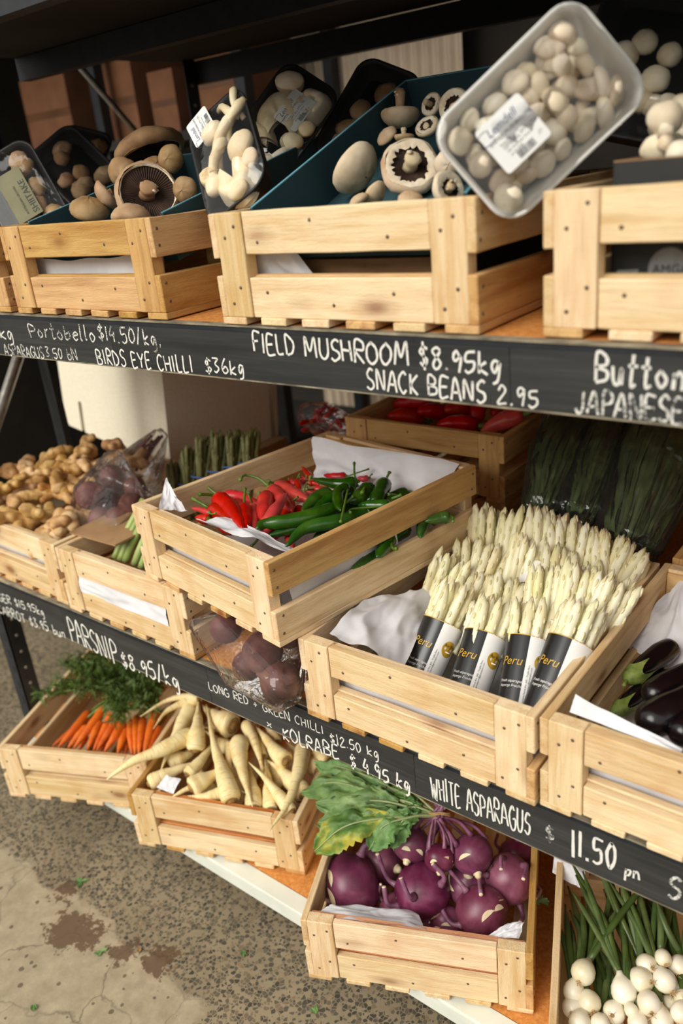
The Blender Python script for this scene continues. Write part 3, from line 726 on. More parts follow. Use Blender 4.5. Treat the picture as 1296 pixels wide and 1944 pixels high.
FOLIAGE = [[-1.8387,0.1823,0.2827],[-1.8306,0.1141,0.2827],[-1.7992,0.2184,0.2827],[-1.7322,0.2497,0.2827],[-1.7932,0.0662,0.2827],[-1.6956,0.0807,0.2827],[-1.7183,0.198,0.2827],[-1.6389,0.2372,0.2827],[-1.548,0.2148,0.2827],[-1.7312,0.1522,0.2827],[-1.5649,0.1572,0.2827],[-1.5606,0.1077,0.2827],[-1.4894,0.1497,0.2827],[-1.8531,0.1606,0.2827]]
KOHLRABI = [
 ([-0.8001,0.054,0.1977],0.0516),
 ([-0.7884,0.135,0.1927],0.0384),
 ([-0.676,0.1041,0.2127],0.0463),
 ([-0.614,0.1689,0.2027],0.0364),
 ([-0.5635,0.1288,0.2077],0.0416),
 ([-0.5474,0.2042,0.2227],0.0408),
 ([-0.5792,0.2984,0.1827],0.0314),
 ([-0.7079,0.0655,0.1777],0.0297),
 ([-0.621,0.1007,0.1727],0.027),
 ([-0.6557,0.0881,0.1627],0.0197),
 ([-0.7203,0.1466,0.2677],0.0319),
 ([-0.6527,0.1372,0.2777],0.0241),
 ([-0.6099,0.1817,0.2727],0.034),
]
K_TIE = [-0.6678,0.1647,0.3477]
K_LEAF = [
 ([-0.9095,0.0951,0.3127],[-0.8086,0.1169,0.3477],0.0385),
 ([-0.9859,0.1876,0.3127],[-0.891,0.1726,0.3477],0.0304),
 ([-0.9526,0.1051,0.3127],[-0.89,0.1251,0.3477],0.0324),
 ([-0.8344,-0.0017,0.3127],[-0.797,0.0447,0.3477],0.0385),
 ([-0.8748,0.0562,0.3127],[-0.7996,0.0729,0.3477],0.0324),
 ([-0.7499,0.0579,0.3127],[-0.7367,0.0828,0.3477],0.0344),
 ([-0.7211,0.0819,0.3127],[-0.714,0.1089,0.3477],0.0284),
 ([-0.9185,0.196,0.3127],[-0.8043,0.1714,0.3477],0.0324),
 ([-0.8173,0.1236,0.3127],[-0.759,0.1478,0.3477],0.0304),
 ([-0.8326,0.2135,0.3127],[-0.7545,0.1826,0.3477],0.0243),
 ([-0.7746,0.1316,0.3127],[-0.7276,0.1425,0.3477],0.0243),
]
ONION = [
 ([-0.3543,0.0875,0.2427],0.0193,[-0.3676,0.2069,0.2627]),
 ([-0.3586,0.0623,0.2227],0.0171,[-0.4137,0.2065,0.2127]),
 ([-0.3315,0.059,0.2227],0.0177,[-0.3814,0.206,0.2127]),
 ([-0.2922,0.0979,0.2327],0.0198,[-0.4005,0.2296,0.2727]),
 ([-0.2957,0.0682,0.2177],0.0175,[-0.3531,0.1733,0.2227]),
 ([-0.2713,0.0749,0.2327],0.0108,[-0.3251,0.1622,0.2327]),
 ([-0.253,0.097,0.2377],0.0179,[-0.3325,0.2512,0.2627]),
 ([-0.2749,0.1258,0.2427],0.0192,[-0.4093,0.224,0.2727]),
 ([-0.2754,0.1522,0.2477],0.0166,[-0.3824,0.235,0.2827]),
 ([-0.243,0.1398,0.2477],0.0176,[-0.3581,0.2441,0.2827]),
 ([-0.256,0.1698,0.2577],0.0135,[-0.2862,0.2665,0.2727]),
 ([-0.2331,0.1794,0.2427],0.018,[-0.259,0.265,0.2627]),
 ([-0.2313,0.1584,0.2227],0.0181,[-0.3167,0.2764,0.2527]),
 ([-0.2306,0.1285,0.2127],0.0158,[-0.3032,0.2869,0.2427]),
 ([-0.2132,0.1368,0.2327],0.015,[-0.2813,0.282,0.2527]),
 ([-0.2086,0.1116,0.2327],0.0161,[-0.2706,0.2762,0.2527]),
 ([-0.2297,0.0915,0.2227],0.0168,[-0.3381,0.282,0.2427]),
 ([-0.259,0.0683,0.2227],0.0151,[-0.3599,0.286,0.2427]),
 ([-0.3064,0.0388,0.2177],0.0152,[-0.3821,0.2271,0.2127]),
 ([-0.3323,0.023,0.2177],0.017,[-0.401,0.2148,0.2127]),
 ([-0.3524,0.0431,0.2127],0.016,[-0.4114,0.1863,0.2127]),
]
EGGPLANT = [
 ([[-0.3454,0.2182,0.735],[-0.333,0.2737,0.735],[-0.3188,0.3327,0.735]],0.019),
 ([[-0.3438,0.1636,0.71],[-0.3318,0.2202,0.71],[-0.3112,0.2928,0.71]],0.0155),
 ([[-0.2552,0.2867,0.75],[-0.2803,0.2207,0.75],[-0.304,0.1581,0.75]],0.021),
 ([[-0.2144,0.2177,0.775],[-0.2492,0.1405,0.77],[-0.2847,0.0748,0.765]],0.0256),
 ([[-0.1952,0.1634,0.77],[-0.2174,0.1244,0.77],[-0.2438,0.0744,0.765]],0.021),
 ([[-0.196,0.266,0.74],[-0.2233,0.2355,0.74],[-0.2505,0.2052,0.74]],0.0202),
]
GINGER = [[-1.7513,0.3651,0.86],[-1.7795,0.327,0.8545],[-1.8048,0.2957,0.8501],[-1.8389,0.2711,0.8479],[-1.8668,0.2337,0.8425],[-1.902,0.1984,0.8381],[-1.9115,0.1572,0.8298],[-1.6855,0.3451,0.8501],[-1.7066,0.294,0.8408],[-1.7446,0.2657,0.8381],[-1.7618,0.2295,0.8315],[-1.7896,0.1985,0.8271],[-1.8179,0.1744,0.8244],[-1.8289,0.1351,0.8161],[-1.853,0.113,0.8134],[-1.7099,0.2221,0.8244],[-1.713,0.1762,0.8134],[-1.7343,0.145,0.8079],[-1.762,0.1111,0.8024],[-1.7793,0.0822,0.7969],[-1.6676,0.165,0.8052],[-1.6644,0.1159,0.7915],[-1.6921,0.0832,0.786],[-1.724,0.0583,0.7832],[-1.7613,0.0503,0.786],[-1.5982,0.0998,0.7777],[-1.6457,0.0713,0.7761],[-1.6024,0.0759,0.7712],[-1.5997,0.1272,0.786]]
FIELD = [
 ([-0.7853,0.3571,1.5303],0.0349),
 ([-0.7286,0.3583,1.5381],0.0208),
 ([-0.6716,0.3294,1.5303],0.0293),
 ([-0.7591,0.1976,1.4618],0.0404),
 ([-0.6689,0.1994,1.457],0.0426),
 ([-0.5755,0.1413,1.4287],0.0274),
 ([-0.6796,0.1292,1.4303],0.0211),
 ([-0.6841,0.0991,1.4261],0.0161),
 ([-0.7006,0.2988,1.5075],0.021),
 ([-0.7281,0.2782,1.4973],0.0169),
 ([-0.7583,0.2776,1.5021],0.0193),
 ([-0.6098,0.2006,1.458],0.0211),
 ([-0.6061,0.1007,1.4219],0.0181),
]
PORTO = [
 ([-1.1254,0.121,1.4545],0.0572),
 ([-1.2435,0.2404,1.5315],0.069),
 ([-1.2393,0.1704,1.492],0.0295),
 ([-1.2869,0.1201,1.4396],0.0361),
 ([-1.268,0.1502,1.4598],0.0298),
 ([-1.1464,0.2009,1.5062],0.0245),
 ([-1.1766,0.1907,1.4901],0.0311),
 ([-1.0676,0.1513,1.456],0.0234),
 ([-1.1251,0.081,1.4251],0.0351),
]
BUTTON = [
 ([-0.3081,0.1287,1.4827],0.0187),
 ([-0.3163,0.2088,1.4758],0.017),
 ([-0.3238,0.2288,1.4955],0.0129),
 ([-0.3134,0.1288,1.4542],0.0181),
 ([-0.2853,0.1085,1.4492],0.0136),
 ([-0.3128,0.1687,1.4578],0.0124),
]
BAGMUSH = [
 ([-0.3799,0.2093,1.5645],0.0128),
 ([-0.3644,0.2491,1.572],0.0156),
 ([-0.4294,0.2896,1.5917],0.0173),
 ([-0.3331,0.2089,1.5493],0.0125),
 ([-0.3198,0.1488,1.5213],0.0189),
 ([-0.3536,0.2091,1.5467],0.0127),
 ([-0.4092,0.3295,1.5965],0.014),
 ([-0.3631,0.3091,1.5841],0.0135),
 ([-0.3755,0.2292,1.5425],0.0131),
]
PEPPER = [
 ([-0.836,0.66,0.913],[-0.756,0.7,0.955],0.0187),
 ([-0.945,0.66,0.922],[-0.885,0.7,0.916],0.0169),
 ([-0.959,0.72,0.937],[-0.947,0.76,0.93],0.0186),
 ([-0.88,0.72,0.908],[-0.894,0.76,0.942],0.0182),
 ([-0.863,0.76,0.923],[-0.857,0.8,0.934],0.0184),
 ([-1.092,0.68,0.922],[-1.058,0.72,0.907],0.0179),
 ([-1.117,0.74,0.926],[-1.026,0.78,0.937],0.023),
 ([-1.02,0.7,0.934],[-1.002,0.74,0.921],0.0176),
 ([-0.813,0.78,0.944],[-0.786,0.82,0.929],0.0181),
]
CHALK_T = [
 ('okg',-1.491,1.234,-1.418,1.234,0.0238,0),
 ('Portobello',-1.364,1.24,-1.166,1.242,0.0245,1),
 ('$14.50/kg,',-1.162,1.244,-1.002,1.242,0.0242,1),
 ('ASPARAGUS',-1.465,1.202,-1.333,1.204,0.02,1),
 ('3.50 bN',-1.329,1.206,-1.231,1.206,0.0189,1),
 ('BIRDS EYE CHILLI',-1.179,1.204,-0.94,1.205,0.025,0),
 ('$36kg',-0.916,1.208,-0.831,1.21,0.0214,0),
 ('FIELD MUSHROOM',-0.811,1.244,-0.55,1.241,0.0264,0),
 ('$8.95kg',-0.538,1.241,-0.427,1.239,0.0267,0),
 ('SNACK BEANS',-0.619,1.208,-0.448,1.206,0.0245,0),
 ('2.95',-0.436,1.206,-0.383,1.207,0.0203,0),
 ('Button',-0.324,1.24,-0.23,1.24,0.0278,0),
 ('JAPANESE',-0.344,1.206,-0.23,1.204,0.0256,1),
]
CHALK_M = [
 ('GINGER $15.95kg',-1.833,0.585,-1.584,0.6,0.022,0),
 ('CARROT $3.95 bun',-1.802,0.549,-1.517,0.562,0.0236,0),
 ('PARSNIP',-1.497,0.563,-1.328,0.556,0.0571,0),
 ('$8.95/kg',-1.321,0.555,-1.136,0.564,0.039,0),
 ('LONG RED + GREEN CHILLI',-1.05,0.594,-0.77,0.607,0.0177,0),
 ('$12.50 kg',-0.759,0.594,-0.657,0.605,0.0195,0),
 ('*',-0.908,0.565,-0.891,0.565,0.0184,0),
 ('KOLRABE',-0.87,0.555,-0.741,0.565,0.0274,0),
 ('$ 4.95 kg',-0.721,0.56,-0.6,0.564,0.0283,0),
 ('WHITE ASPARAGUS',-0.564,0.573,-0.398,0.583,0.0411,0),
 ('$',-0.378,0.586,-0.361,0.59,0.0268,1),
 ('11.50',-0.341,0.579,-0.274,0.587,0.0456,0),
 ('pn',-0.267,0.586,-0.245,0.588,0.0221,0),
 ('S',-0.212,0.582,-0.191,0.586,0.0363,1),
]
TRAY_SHIMEJI = [[0.5769,0.5079,0.6397,-0.4167],[0.2552,0.6319,-0.7319,0.0687],[-0.7759,0.5854,0.2349,1.5011],[0.0,0.0,0.0,1.0]]
TRAY_OYSTER = [[0.8391,-0.544,-0.0039,-0.9221],[0.2578,0.4039,-0.8777,0.1068],[0.4791,0.7355,0.4792,1.5008],[0.0,0.0,0.0,1.0]]
TRAY_OYSTER_B = [[0.8126,0.3611,0.4575,-1.046],[0.1581,0.6189,-0.7694,0.3787],[-0.561,0.6975,0.4458,1.5465],[0.0,0.0,0.0,1.0]]
PAPER = {'H': [[[-1.0701,0.3827,0.8804],[-0.7532,0.2973,0.8804],[-0.7384,0.4182,0.9454],[-1.0571,0.3853,0.9674]],[[-1.1322,0.0246,0.9354],[-1.1011,0.0666,0.9204],[-1.1289,0.0615,0.9454],[-1.1815,0.0904,0.9604]],[[-1.0229,0.0163,0.9374],[-0.8039,0.0036,0.9304],[-0.8389,0.0568,0.9054],[-0.994,0.0594,0.9304]]],'F': [[[-0.7537,0.0207,0.792],[-0.6274,0.0305,0.76],[-0.7076,0.2729,0.75],[-0.7648,0.1416,0.79]],[[-0.6106,0.6153,0.75],[-0.4244,0.5004,0.77],[-0.4649,0.5307,0.805],[-0.5749,0.5434,0.815]]],'G': [[[-0.3546,0.0236,0.795],[-0.2153,0.0199,0.79],[-0.2168,0.0329,0.788],[-0.3535,0.0368,0.815]],[[-0.3926,0.3341,0.7],[-0.2842,0.3036,0.7],[-0.3382,0.4905,0.79],[-0.3671,0.4139,0.75]]],'K': [[[-0.7888,-0.0769,0.2527],[-0.5977,0.0049,0.2527],[-0.6519,0.0507,0.2127],[-0.7707,-0.0271,0.2327]],[[-0.5114,0.0592,0.2477],[-0.4631,0.08,0.2527],[-0.4675,0.1103,0.2577],[-0.4884,0.0916,0.2627]]],'L': [[[-0.4769,0.2432,0.2427],[-0.4157,0.2407,0.2427],[-0.4304,0.2794,0.2627],[-0.4909,0.285,0.2627]]],'J': [[[-1.2796,-0.0142,0.2627],[-1.2307,-0.0085,0.2627],[-1.2356,0.022,0.2777],[-1.2712,0.0089,0.2827]]]}
BEET_A = [
 ([-1.616,0.2,0.811],0.0371),
 ([-1.463,0.2,0.815],0.0306),
 ([-1.474,0.17,0.789],0.0352),
 ([-1.59,0.25,0.847],0.0298),
 ([-1.523,0.26,0.827],0.0269),
 ([-1.52,0.15,0.792],0.0284),
]
BEET_C = [
 ([-0.975,0.0,0.75],0.0293),
 ([-0.891,0.0,0.727],0.0374),
 ([-0.826,-0.03,0.707],0.0343),
 ([-0.873,0.05,0.745],0.0307),
 ([-0.914,-0.02,0.703],0.0269),
]
BEET_BAG = [[-1.568,0.25,0.896],[-1.63,0.15,0.764],[-1.425,0.13,0.8],[-1.447,0.25,0.824],[-1.651,0.45,0.874],[-1.713,0.42,0.789],[-1.016,-0.03,0.762],[-0.94,0.02,0.757],[-0.959,-0.02,0.66],[-0.827,-0.04,0.667]]
GREENBAG = [
 ([-0.627,0.53,0.843],[-0.65,0.7,0.951],0.058),
 ([-0.554,0.53,0.846],[-0.572,0.72,0.954],0.0505),
 ([-0.46,0.53,0.817],[-0.461,0.72,0.966],0.0773),
]
STYRO = [[-2.332,0.62,0.781],[-1.739,0.54,0.74],[-1.613,0.54,1.005],[-2.205,0.62,1.069]]
GREENASP = [
 ([-1.493,0.4,0.808],[-1.512,0.44,0.867]),
 ([-1.439,0.4,0.837],[-1.447,0.44,0.905]),
 ([-1.38,0.4,0.859],[-1.396,0.44,0.919]),
 ([-1.324,0.4,0.877],[-1.346,0.44,0.925]),
 ([-1.271,0.4,0.893],[-1.294,0.44,0.931]),
 ([-1.552,0.4,0.764],[-1.598,0.44,0.799]),
 ([-1.492,0.4,0.774],[-1.561,0.44,0.79]),
]
GREENSTEM = [
 ([-1.3971,0.0859,0.75],[-1.3847,0.1457,0.82]),
 ([-1.3628,0.0869,0.75],[-1.336,0.1245,0.82]),
 ([-1.3324,0.0863,0.75],[-1.3069,0.1242,0.82]),
 ([-1.3069,0.0835,0.75],[-1.2805,0.1229,0.82]),
 ([-1.3777,0.0848,0.75],[-1.3653,0.1399,0.82]),
]
SCRAPS = [[-1.464,-0.152,0.0],[-1.268,-0.242,0.0],[-1.205,-0.188,0.0],[-1.018,-0.072,0.0],[-1.284,-0.396,0.0],[-0.801,-0.09,0.0]]
# ------------------------------------------------------------------ shared helpers for the produce
CAM = Vector((0.0, -0.80737, 1.47414))
def T_(v): return Matrix.Translation(v)
def view_xy(p):
    d = Vector(p) - CAM; z = d.dot(F_)
    return d.dot(R_)/z, -d.dot(U_)/z
ORD = ['first','second','third','fourth','fifth','sixth','seventh','eighth','ninth','tenth','eleventh','twelfth','thirteenth','fourteenth']
ROWN = {1: ['only'], 2: ['front', 'back'], 3: ['front', 'middle', 'back'], 4: ['front', 'second', 'third', 'back'], 5: ['front', 'second', 'middle', 'fourth', 'back'], 6: ['front', 'second', 'third', 'fourth', 'fifth', 'back']}
def rank_labels(items, desc, place, rows, group):
    """items: [(object, point)]; the label names each by its row and its place from the left"""
    it = sorted(((view_xy(p)[1], view_xy(p)[0], o) for o, p in items), key=lambda q: -q[0])
    n = len(it); rows = min(rows, n)
    for r in range(rows):
        row = sorted(it[r*n//rows:(r+1)*n//rows], key=lambda q: q[1])
        for i, (_, _, o) in enumerate(row):
            d = desc(o) if callable(desc) else desc
            o['label'] = '%s, %s from left in %s row, %s' % (d, ORD[i], ROWN[rows][r], place)
            o['group'] = group

# ------------------------------------------------------------------ chalk lettering (strokes on a 0..1 high letter)
GL = {
'A':(.62,[[(0,0),(.3,1),(.6,0)],[(.1,.35),(.5,.35)]]),'B':(.58,[[(.05,0),(.05,1),(.45,.9),(.45,.6),(.05,.52),(.52,.4),(.5,.08),(.05,0)]]),
'C':(.55,[[(.5,.85),(.3,1),(.05,.7),(.03,.3),(.25,0),(.5,.12)]]),'D':(.6,[[(.05,0),(.05,1),(.4,.85),(.55,.5),(.4,.12),(.05,0)]]),
'E':(.5,[[(.48,1),(.05,.97),(.05,0),(.5,.03)],[(.05,.5),(.4,.52)]]),'F':(.5,[[(.05,0),(.05,.97),(.5,1)],[(.05,.55),(.4,.57)]]),
'G':(.6,[[(.5,.85),(.3,1),(.05,.65),(.05,.25),(.3,0),(.55,.15),(.55,.45),(.33,.45)]]),'H':(.58,[[(.05,0),(.05,1)],[(.52,0),(.52,1)],[(.05,.5),(.52,.52)]]),
'I':(.2,[[(.1,0),(.1,1)]]),'J':(.5,[[(.4,1),(.4,.2),(.22,0),(.02,.2)]]),'K':(.55,[[(.05,0),(.05,1)],[(.5,1),(.07,.45),(.52,0)]]),
'L':(.48,[[(.05,1),(.05,.03),(.45,0)]]),'M':(.75,[[(.03,0),(.1,1),(.36,.3),(.62,1),(.7,0)]]),'N':(.6,[[(.05,0),(.05,1),(.52,0),(.54,1)]]),
'O':(.62,[[(.3,1),(.05,.7),(.05,.25),(.3,0),(.56,.28),(.55,.72),(.3,1)]]),'P':(.52,[[(.05,0),(.05,1),(.45,.92),(.48,.6),(.05,.48)]]),
'R':(.56,[[(.05,0),(.05,1),(.45,.92),(.46,.6),(.05,.5),(.52,0)]]),'S':(.52,[[(.48,.88),(.28,1),(.06,.8),(.12,.58),(.42,.42),(.46,.15),(.22,0),(.02,.12)]]),
'T':(.56,[[(.0,1),(.55,1)],[(.28,1),(.28,0)]]),'U':(.58,[[(.05,1),(.05,.25),(.28,0),(.5,.25),(.52,1)]]),'W':(.8,[[(.02,1),(.2,0),(.4,.75),(.58,0),(.76,1)]]),
'Y':(.55,[[(.02,1),(.28,.5),(.52,1)],[(.28,.5),(.26,0)]]),'$':(.5,[[(.46,.8),(.25,.9),(.06,.7),(.25,.5),(.44,.3),(.25,.08),(.03,.2)],[(.25,1.08),(.25,-.1)]]),
'0':(.5,[[(.25,.95),(.05,.6),(.08,.2),(.25,0),(.44,.3),(.42,.75),(.25,.95)]]),'1':(.22,[[(.12,1),(.1,0)]]),'2':(.5,[[(.05,.75),(.25,1),(.45,.75),(.05,.02),(.5,.05)]]),
'3':(.5,[[(.05,.95),(.42,.9),(.2,.55),(.46,.3),(.25,0),(.03,.1)]]),'4':(.52,[[(.3,1),(.03,.4),(.5,.42)],[(.38,.65),(.36,-.02)]]),'5':(.5,[[(.48,.98),(.1,.95),(.07,.55),(.4,.55),(.45,.2),(.2,0),(.02,.1)]]),
'6':(.5,[[(.4,1),(.08,.5),(.08,.15),(.28,0),(.45,.2),(.35,.45),(.08,.3)]]),'8':(.5,[[(.42,.85),(.25,1),(.08,.8),(.42,.28),(.25,0),(.05,.22),(.42,.85)]]),'9':(.48,[[(.42,.75),(.22,.98),(.05,.72),(.2,.5),(.42,.75),(.34,0)]]),
'.':(.2,[[(.07,.0),(.12,.06)]]),',':(.2,[[(.12,.05),(.05,-.15)]]),'/':(.4,[[(.35,1.05),(.03,-.05)]]),'+':(.5,[[(.25,.7),(.25,.15)],[(.03,.42),(.47,.42)]]),
'*':(.5,[[(.05,.2),(.45,.75)],[(.05,.75),(.45,.2)]]),' ':(.35,[]),
'o':(.48,[[(.22,.6),(.04,.35),(.2,0),(.42,.28),(.22,.6)]]),'r':(.36,[[(.05,.6),(.06,0)],[(.06,.4),(.32,.62)]]),'t':(.4,[[(.2,1),(.18,0),(.36,.05)],[(.0,.62),(.38,.62)]]),
'b':(.46,[[(.05,1),(.05,.02),(.4,.12),(.36,.5),(.06,.4)]]),'e':(.42,[[(.05,.3),(.38,.38),(.22,.6),(.04,.3),(.2,0),(.4,.12)]]),'l':(.22,[[(.1,1.05),(.08,.1),(.2,0)]]),
'k':(.46,[[(.05,1.05),(.05,0)],[(.4,.6),(.07,.28),(.42,0)]]),'g':(.46,[[(.38,.5),(.18,.6),(.04,.3),(.2,.05),(.38,.5),(.36,-.25),(.12,-.4)]]),'n':(.46,[[(.05,.6),(.05,0)],[(.05,.4),(.25,.6),(.4,.4),(.4,0)]]),
'u':(.46,[[(.05,.6),(.08,.1),(.28,.02),(.4,.55),(.42,0)]]),'p':(.44,[[(.05,.6),(.05,-.4)],[(.05,.5),(.36,.5),(.32,.08),(.06,.12)]]),
}
def chalk_line(txt, x0, z0, x1, z1, h, beam_o, faint, rng):
    tot = sum(GL[c][0]+.14 for c in txt)
    w = sqrt((x1-x0)**2+(z1-z0)**2); sx = w/tot; ang = math.atan2(z1-z0, x1-x0)
    mb = MB(); cx = 0.0; th = max(0.0011, min(0.0024, h*0.068, sx*0.10))
    for ch in txt:
        adv, st = GL[ch]; dz = rng.uniform(-.06, .06)*h; sc = rng.uniform(.92, 1.08); sl = rng.uniform(-.05, .1)
        for s in st:
            P = []
            for (a, b) in s:
                px = (cx + a + b*sl*0.6 + rng.uniform(-.035,.035))*sx; pz = (b*sc + rng.uniform(-.035,.035))*h + dz
                P.append(Vector((x0 + px*cos(ang) - pz*sin(ang)*0.2, 0, z0 + px*sin(ang) + pz)))
            Q = cat_rom(P, max(6, 5*len(P))) if len(P) > 2 else cat_rom(P, 6)
            v = []
            for i, q in enumerate(Q):
                d = (Q[min(i+1,len(Q)-1)]-Q[max(i-1,0)]); d = d.normalized() if d.length > 1e-7 else Vector((1,0,0))
                nrm = Vector((-d.z, 0, d.x)); t = th*(0.75 + 0.5*abs(mnoise.noise(q*260)))
                v += [q + nrm*t + Vector((0,-.00195,0)), q - nrm*t + Vector((0,-.00195,0))]
            f = [(2*i, 2*i+1, 2*i+3, 2*i+2) for i in range(len(Q)-1)]
            mb.add(v, f, 0, True)
        cx += adv + .14
    o = mb.build('chalk_writing', M['chalk_faint'] if faint else M['chalk'], beam_o)
    return o
rc = random.Random(5)
for key, tab in (('t', CHALK_T), ('m', CHALK_M)):
    for (t, x0, z0, x1, z1, h, fa) in tab:
        chalk_line(t, x0, z0, x1, z1, h, BEAMS[key], fa, rc)
BEAMS_FIX = [o for o in S.objects if o.name.startswith('chalk_writing')]
for o in BEAMS_FIX: o.matrix_local = Matrix.Translation((0, 0, 0)) @ Matrix.Translation((0.0, 0.0, 0.0))

# ------------------------------------------------------------------ tissue paper liners
def patch(mb, c, nu=26, nv=16, amp=0.008, bulge=0.0, seed=0.0, sc=16):
    c = [Vector(p) for p in c]
    n = ((c[1]-c[0]).cross(c[3]-c[0])).normalized()
    amp = min(amp, .11*min((c[1]-c[0]).length, (c[3]-c[0]).length, (c[2]-c[1]).length*2.5))
    def fn(u, v):
        p = (c[0]*(1-u)+c[1]*u)*(1-v) + (c[3]*(1-u)+c[2]*u)*v
        q = Vector((u*1.8+seed, v*1.3-seed, seed*1.3))
        k = 1-abs(mnoise.noise(q*1.7))*2; k2 = abs(mnoise.noise(q*4.1+Vector((3,1,7))))
        e = mnoise.noise(q*1.1+Vector((9,9,9)))
        return p + n*(amp*(k*0.9 + k2*0.35 + e*1.2) + bulge*4*u*(1-u)*v) + (c[3]-c[0])*(0.09*v*mnoise.noise(q*2.3+Vector((5,2,0)))) 
    return mb.grid(fn, nu, nv, 0, False)
def paper(key, label, patches=(), strip=True, world=(), base=False):
    cr = CRATES[key]; loc = cr.location.copy(); rz = cr.rotation_euler.z
    mw = Matrix.Translation(loc) @ Matrix.Rotation(rz, 4, 'Z')
    mi = mw.inverted()
    mb = MB()
    s = sum(map(ord, key))*0.37
    if strip: patch(mb, [(.03,.0385,.020),(.37,.0385,.020),(.372,.038,.090),(.028,.038,.086)], 30, 8, .0015, 0, s)
    if base: patch(mb, [(.018,.045,.018),(.382,.045,.018),(.382,.45,.018),(.018,.45,.018)], 30, 30, .002, 0, s+3)
    for i, p in enumerate(patches): patch(mb, p, 26, 14, .006, 0, s+i*2.1)
    for i, p in enumerate(world): patch(mb, [mi @ Vector(q) for q in p], 44, 28, .013, .004, s+i*1.7+.5)
    o = mb.build('paper_liner', M['paper'])
    o.matrix_world = mw
    tag(o, label, 'paper', None)
    return o
paper('A', 'white tissue paper lining the portobello mushroom crate')
paper('D', 'white tissue paper showing in the slot of the ginger crate')
paper('E', 'white tissue paper bulging through the slot of the green asparagus crate', [[(.06,.002,.056),(.34,.002,.056),(.33,.012,.094),(.05,.010,.094)]])
paper('H', 'crumpled white tissue paper lining the chilli crate', [[(.379,.05,.022),(.379,.30,.022),(.379,.28,.10),(.380,.04,.098)]], True, PAPER['H'], True)
paper('F', 'crumpled white tissue paper lining the white asparagus crate', [], True, PAPER['F'], True)
paper('G', 'crumpled white tissue paper lining the eggplant crate', [], True, PAPER['G'], True)
paper('I', 'white tissue paper in the slot of the carrot crate')
paper('J', 'white tissue paper scrap and liner in the parsnip crate', [], True, PAPER['J'])
paper('K', 'white tissue paper peeking over the front rail of the kohlrabi crate', [], False, PAPER['K'])
paper('L', 'grey-white tissue paper at the back of the spring onion crate', [], False, PAPER['L'])
paper('B', 'white tissue paper in the slot of the field mushroom crate', [[(.05,.036,.018),(.17,.05,.016),(.10,.05,.10),(.04,.038,.11)]], False)

# ------------------------------------------------------------------ produce materials
def ringed(name, stops, line, ls, rough, rv):
    """root skin with fine cross rings that follow the root (its own 'along' length)"""
    m, N, L, P = newmat(name)
    vec = coords(N, L, (1, 1, 1))
    c = ramp(N, L, noise(N, L, vec, 30, 5), [(p, srgb(*k)) for p, k in stops])
    at_ = N.new('ShaderNodeAttribute'); at_.attribute_name = 'along'
    cb = N.new('ShaderNodeCombineXYZ'); L.new(math_(N, L, 'MULTIPLY', at_.outputs['Fac'], ls), cb.inputs[0])
    sc = N.new('ShaderNodeVectorMath'); sc.operation = 'SCALE'; sc.inputs['Scale'].default_value = 40; L.new(vec, sc.inputs[0])
    ad = N.new('ShaderNodeVectorMath'); ad.operation = 'ADD'; L.new(cb.outputs[0], ad.inputs[0]); L.new(sc.outputs[0], ad.inputs[1])
    n = noise(N, L, ad.outputs[0], 1.0, 2)
    r = ramp(N, L, n, [(0.58, (0,0,0,1)), (0.66, (1,1,1,1))])
    c = mix(N, L, math_(N, L, 'MULTIPLY', r, 0.45), c, srgb(*line))
    c = hsv_rand(N, L, c, rv, 0.003, 0.0)
    L.new(c, P.inputs['Base Color']); P.inputs['Roughness'].default_value = rough
    bump(N, L, P, math_(N, L, 'MULTIPLY', n, -1.0), 0.3, 0.0012)
    return m
M['asp'] = mat('white_asparagus_skin', [(0.3, (232, 222, 168)), (0.55, (244, 238, 206)), (0.8, (250, 246, 228))], 40, (1,1,.3), rough=0.42, bmp=0.1, bscale=150, sss=0.12, rv=0.08)
M['asp_tip'] = mat('asparagus_tip', [(0.3, (218, 206, 150)), (0.7, (238, 228, 184))], 120, rough=0.5, sss=0.1, rv=0.1)
M['black_gloss'] = mat('glossy_black_wrapper', [(0.3, (20, 20, 22)), (0.7, (32, 32, 34))], 12, rough=0.28, spec=0.6)
M['white_gloss'] = mat('glossy_white_wrapper', [(0.3, (236, 236, 234)), (0.7, (246, 246, 244))], 12, rough=0.35)
M['gold'] = mat('gold_print', [(0.3, (190, 148, 40)), (0.7, (214, 172, 60))], 60, rough=0.4)
M['ink'] = mat('black_print', [(0.3, (30, 30, 32)), (0.7, (50, 50, 52))], 60, rough=0.6)
M['ink_blue'] = mat('blue_print', [(0.3, (42, 52, 96)), (0.7, (60, 70, 116))], 60, rough=0.6)
M['ink_white'] = mat('white_print', [(0.3, (236, 234, 228)), (0.7, (246, 244, 240))], 60, rough=0.6)
M['red'] = mat('red_chilli_skin', [(0.35, (168, 14, 8)), (0.65, (206, 24, 12))], 30, rough=0.3, spec=0.35, rv=0.14, rh=0.004, bmp=0.05, bscale=60)
M['green_chilli'] = mat('green_chilli_skin', [(0.3, (28, 62, 14)), (0.55, (46, 88, 22)), (0.8, (74, 110, 32))], 22, rough=0.22, spec=0.55, rv=0.3, rh=0.02, bmp=0.05, bscale=60)
M['stem_green'] = mat('green_stem', [(0.3, (76, 112, 34)), (0.7, (112, 144, 54))], 60, rough=0.45, rv=0.3)
M['parsnip'] = ringed('parsnip_skin', [(0.28, (222, 188, 122)), (0.45, (242, 220, 160)), (0.75, (248, 234, 186))], (176, 128, 66), 330, 0.55, 0.08)
M['brown'] = mat('dry_brown_crown', [(0.3, (118, 84, 42)), (0.7, (172, 134, 78))], 90, rough=0.8, bmp=0.3)
